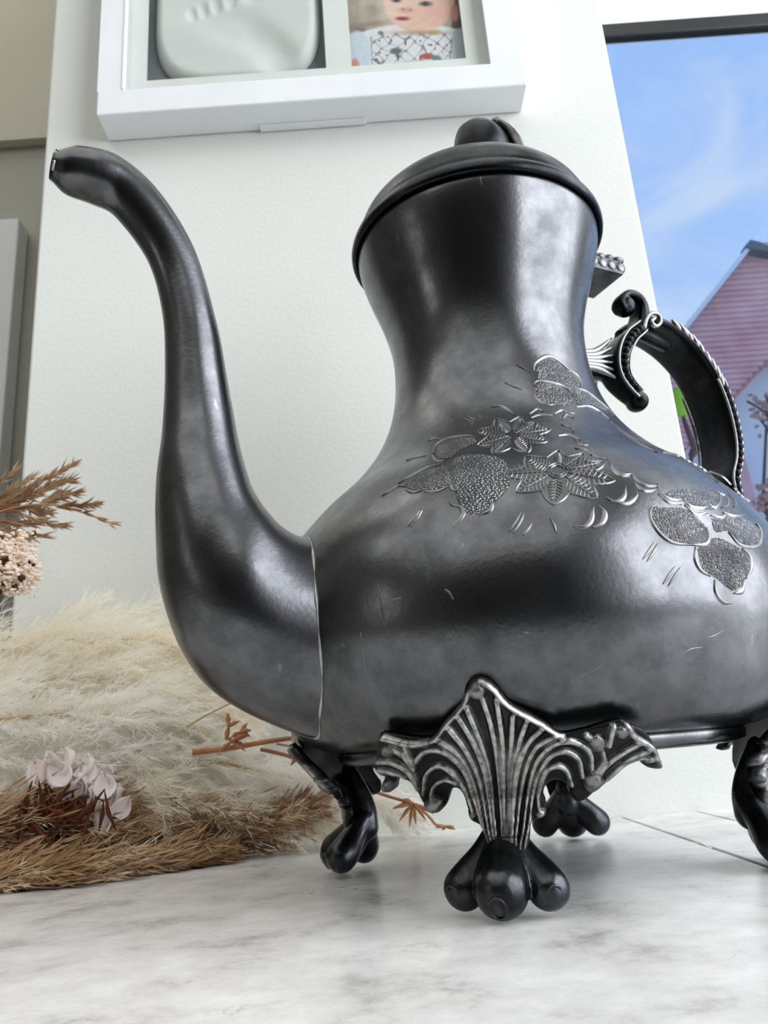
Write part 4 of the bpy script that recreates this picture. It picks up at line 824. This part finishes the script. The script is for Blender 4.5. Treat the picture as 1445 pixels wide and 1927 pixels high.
# shrub twig close outside
def blob(c, r): return ball(c, r, 3)
tb = ony([(1290, 900)], .95)[0]; tb[2] = -2.4
def Q(x, y, Y=.95): return ony([(x, y)], Y)[0]
tr = MB()
for pts in ([(1290, 1250), (1300, 1000), (1300, 860), (1312, 820), (1308, 785)], [(1306, 840), (1292, 805), (1284, 780)], [(1300, 858), (1322, 835), (1338, 812)], [(1310, 805), (1320, 790)]): tr.add(tube(cat([Q(*p)-tb for p in pts], 14), np.linspace(.0045, .0025, 14), 8))
to = empty('garden_sapling', tuple(tb)); tag(to, 'bare garden sapling with round green leaves seen through the handle', 'sapling')
tr.add(tube(cat([Q(1290, 1250)-tb, (0, 0, .6), (0, 0, 0)], 10), .006, 8))
link('branch', tr.mesh(), MS['bark'], to)
for x, y, r in ((1281, 762, .016), (1277, 748, .012), (1326, 775, .010), (1390, 945, .008)):
    c = Q(x, y)-tb; link('leaf', mesh('leaf', *ball(c, (r*.75, r*.25, r*1.25), 3)), MS['leaf'], to)
# withered brown shrub by the white gable
sb = ony([(1440, 1100)], 1.6)[0]; sb[2] = -2.4; so = empty('withered_shrub', tuple(sb)); tag(so, 'withered brown shrub in front of the white gable', 'shrub')
MS['wither'] = mat('withered_bloom', srgb(206, 170, 168), srgb(176, 138, 134), scale=20, rough=.9)
sv = MB(); g = np.random.default_rng(2)
sv.add(tube(cat([(0, 0, 0), (.02, 0, 1.2), ony([(1450, 1000)], 1.6)[0]-sb, ony([(1442, 800)], 1.6)[0]-sb], 20), np.linspace(.02, .003, 20), 8))
for (x, y) in ((1440, 770), (1425, 785), (1405, 755), (1442, 745), (1440, 940), (1428, 950), (1444, 925)): sv.add(tube(cat([ony([(1448, y+30)], 1.6)[0]-sb, ony([((x+1448)/2, y+12)], 1.6)[0]-sb, ony([(x, y)], 1.6)[0]-sb], 8), .003, 6))
link('branch', sv.mesh(), MS['bark'], so)
bl = MB()
for i in range(70):
    x, y = (g.normal(1436, 14), g.normal(775, 16)) if i % 2 else (g.normal(1438, 10), g.normal(945, 16)); bl.add(ball(ony([(x, y)], 1.6+g.uniform(-.03, .03))[0]-sb, .006*(.6+g.random(3)), 1))
link('withered_bloom', bl.mesh(), MS['wither'], so)
# strap-leaved plant low outside the pane
pb = ony([(1440, 1560)], .55)[0]; pb[2] = -.03
po = empty('strap_leaf_plant', tuple(pb)); tag(po, 'green strap-leaved plant outside just above the sill', 'plant')
def strapleaf(pts, wd, Y):
    C_ = cat([ony([p], Y)[0]-pb for p in pts], 18); V = []; F = []
    for i, c in enumerate(C_):
        ww = wd*math.sin(math.pi*(.15+.8*i/17)); V += [c+(0, 0, ww), c+(0, -.004, 0), c-(0, 0, ww)]
    for i in range(17):
        for k in range(2): F.append((i*3+k, i*3+k+1, (i+1)*3+k+1, (i+1)*3+k))
    return bake(mesh('strapleaf', V, F), [('SOLIDIFY', dict(thickness=.0012))])
for pts, wd, Y in (([(1380, 1425), (1420, 1445), (1460, 1460), (1520, 1500), (1560, 1560)], .011, .52), ([(1390, 1448), (1425, 1460), (1470, 1480), (1530, 1520)], .010, .535), ([(1420, 1384), (1440, 1392), (1480, 1405), (1560, 1560)], .006, .54), ([(1418, 1530), (1440, 1505), (1470, 1490), (1520, 1560)], .016, .56), ([(1440, 1410), (1452, 1440), (1460, 1500), (1470, 1570)], .007, .58)):
    link('leaf', strapleaf(pts, wd, Y), MS['strap'], po)
ps = link('stem', MB().add(tube(cat([(.03, .0, 0), (.04, .0, .03), (.045, 0, .06)], 8), .004, 8)).mesh(), MS['strap'], po)
S('ledge', box(XR, .98, .43, .80, -.05, -.0305), 'render', 'pale outside ledge below the window').name = 'trim_2'
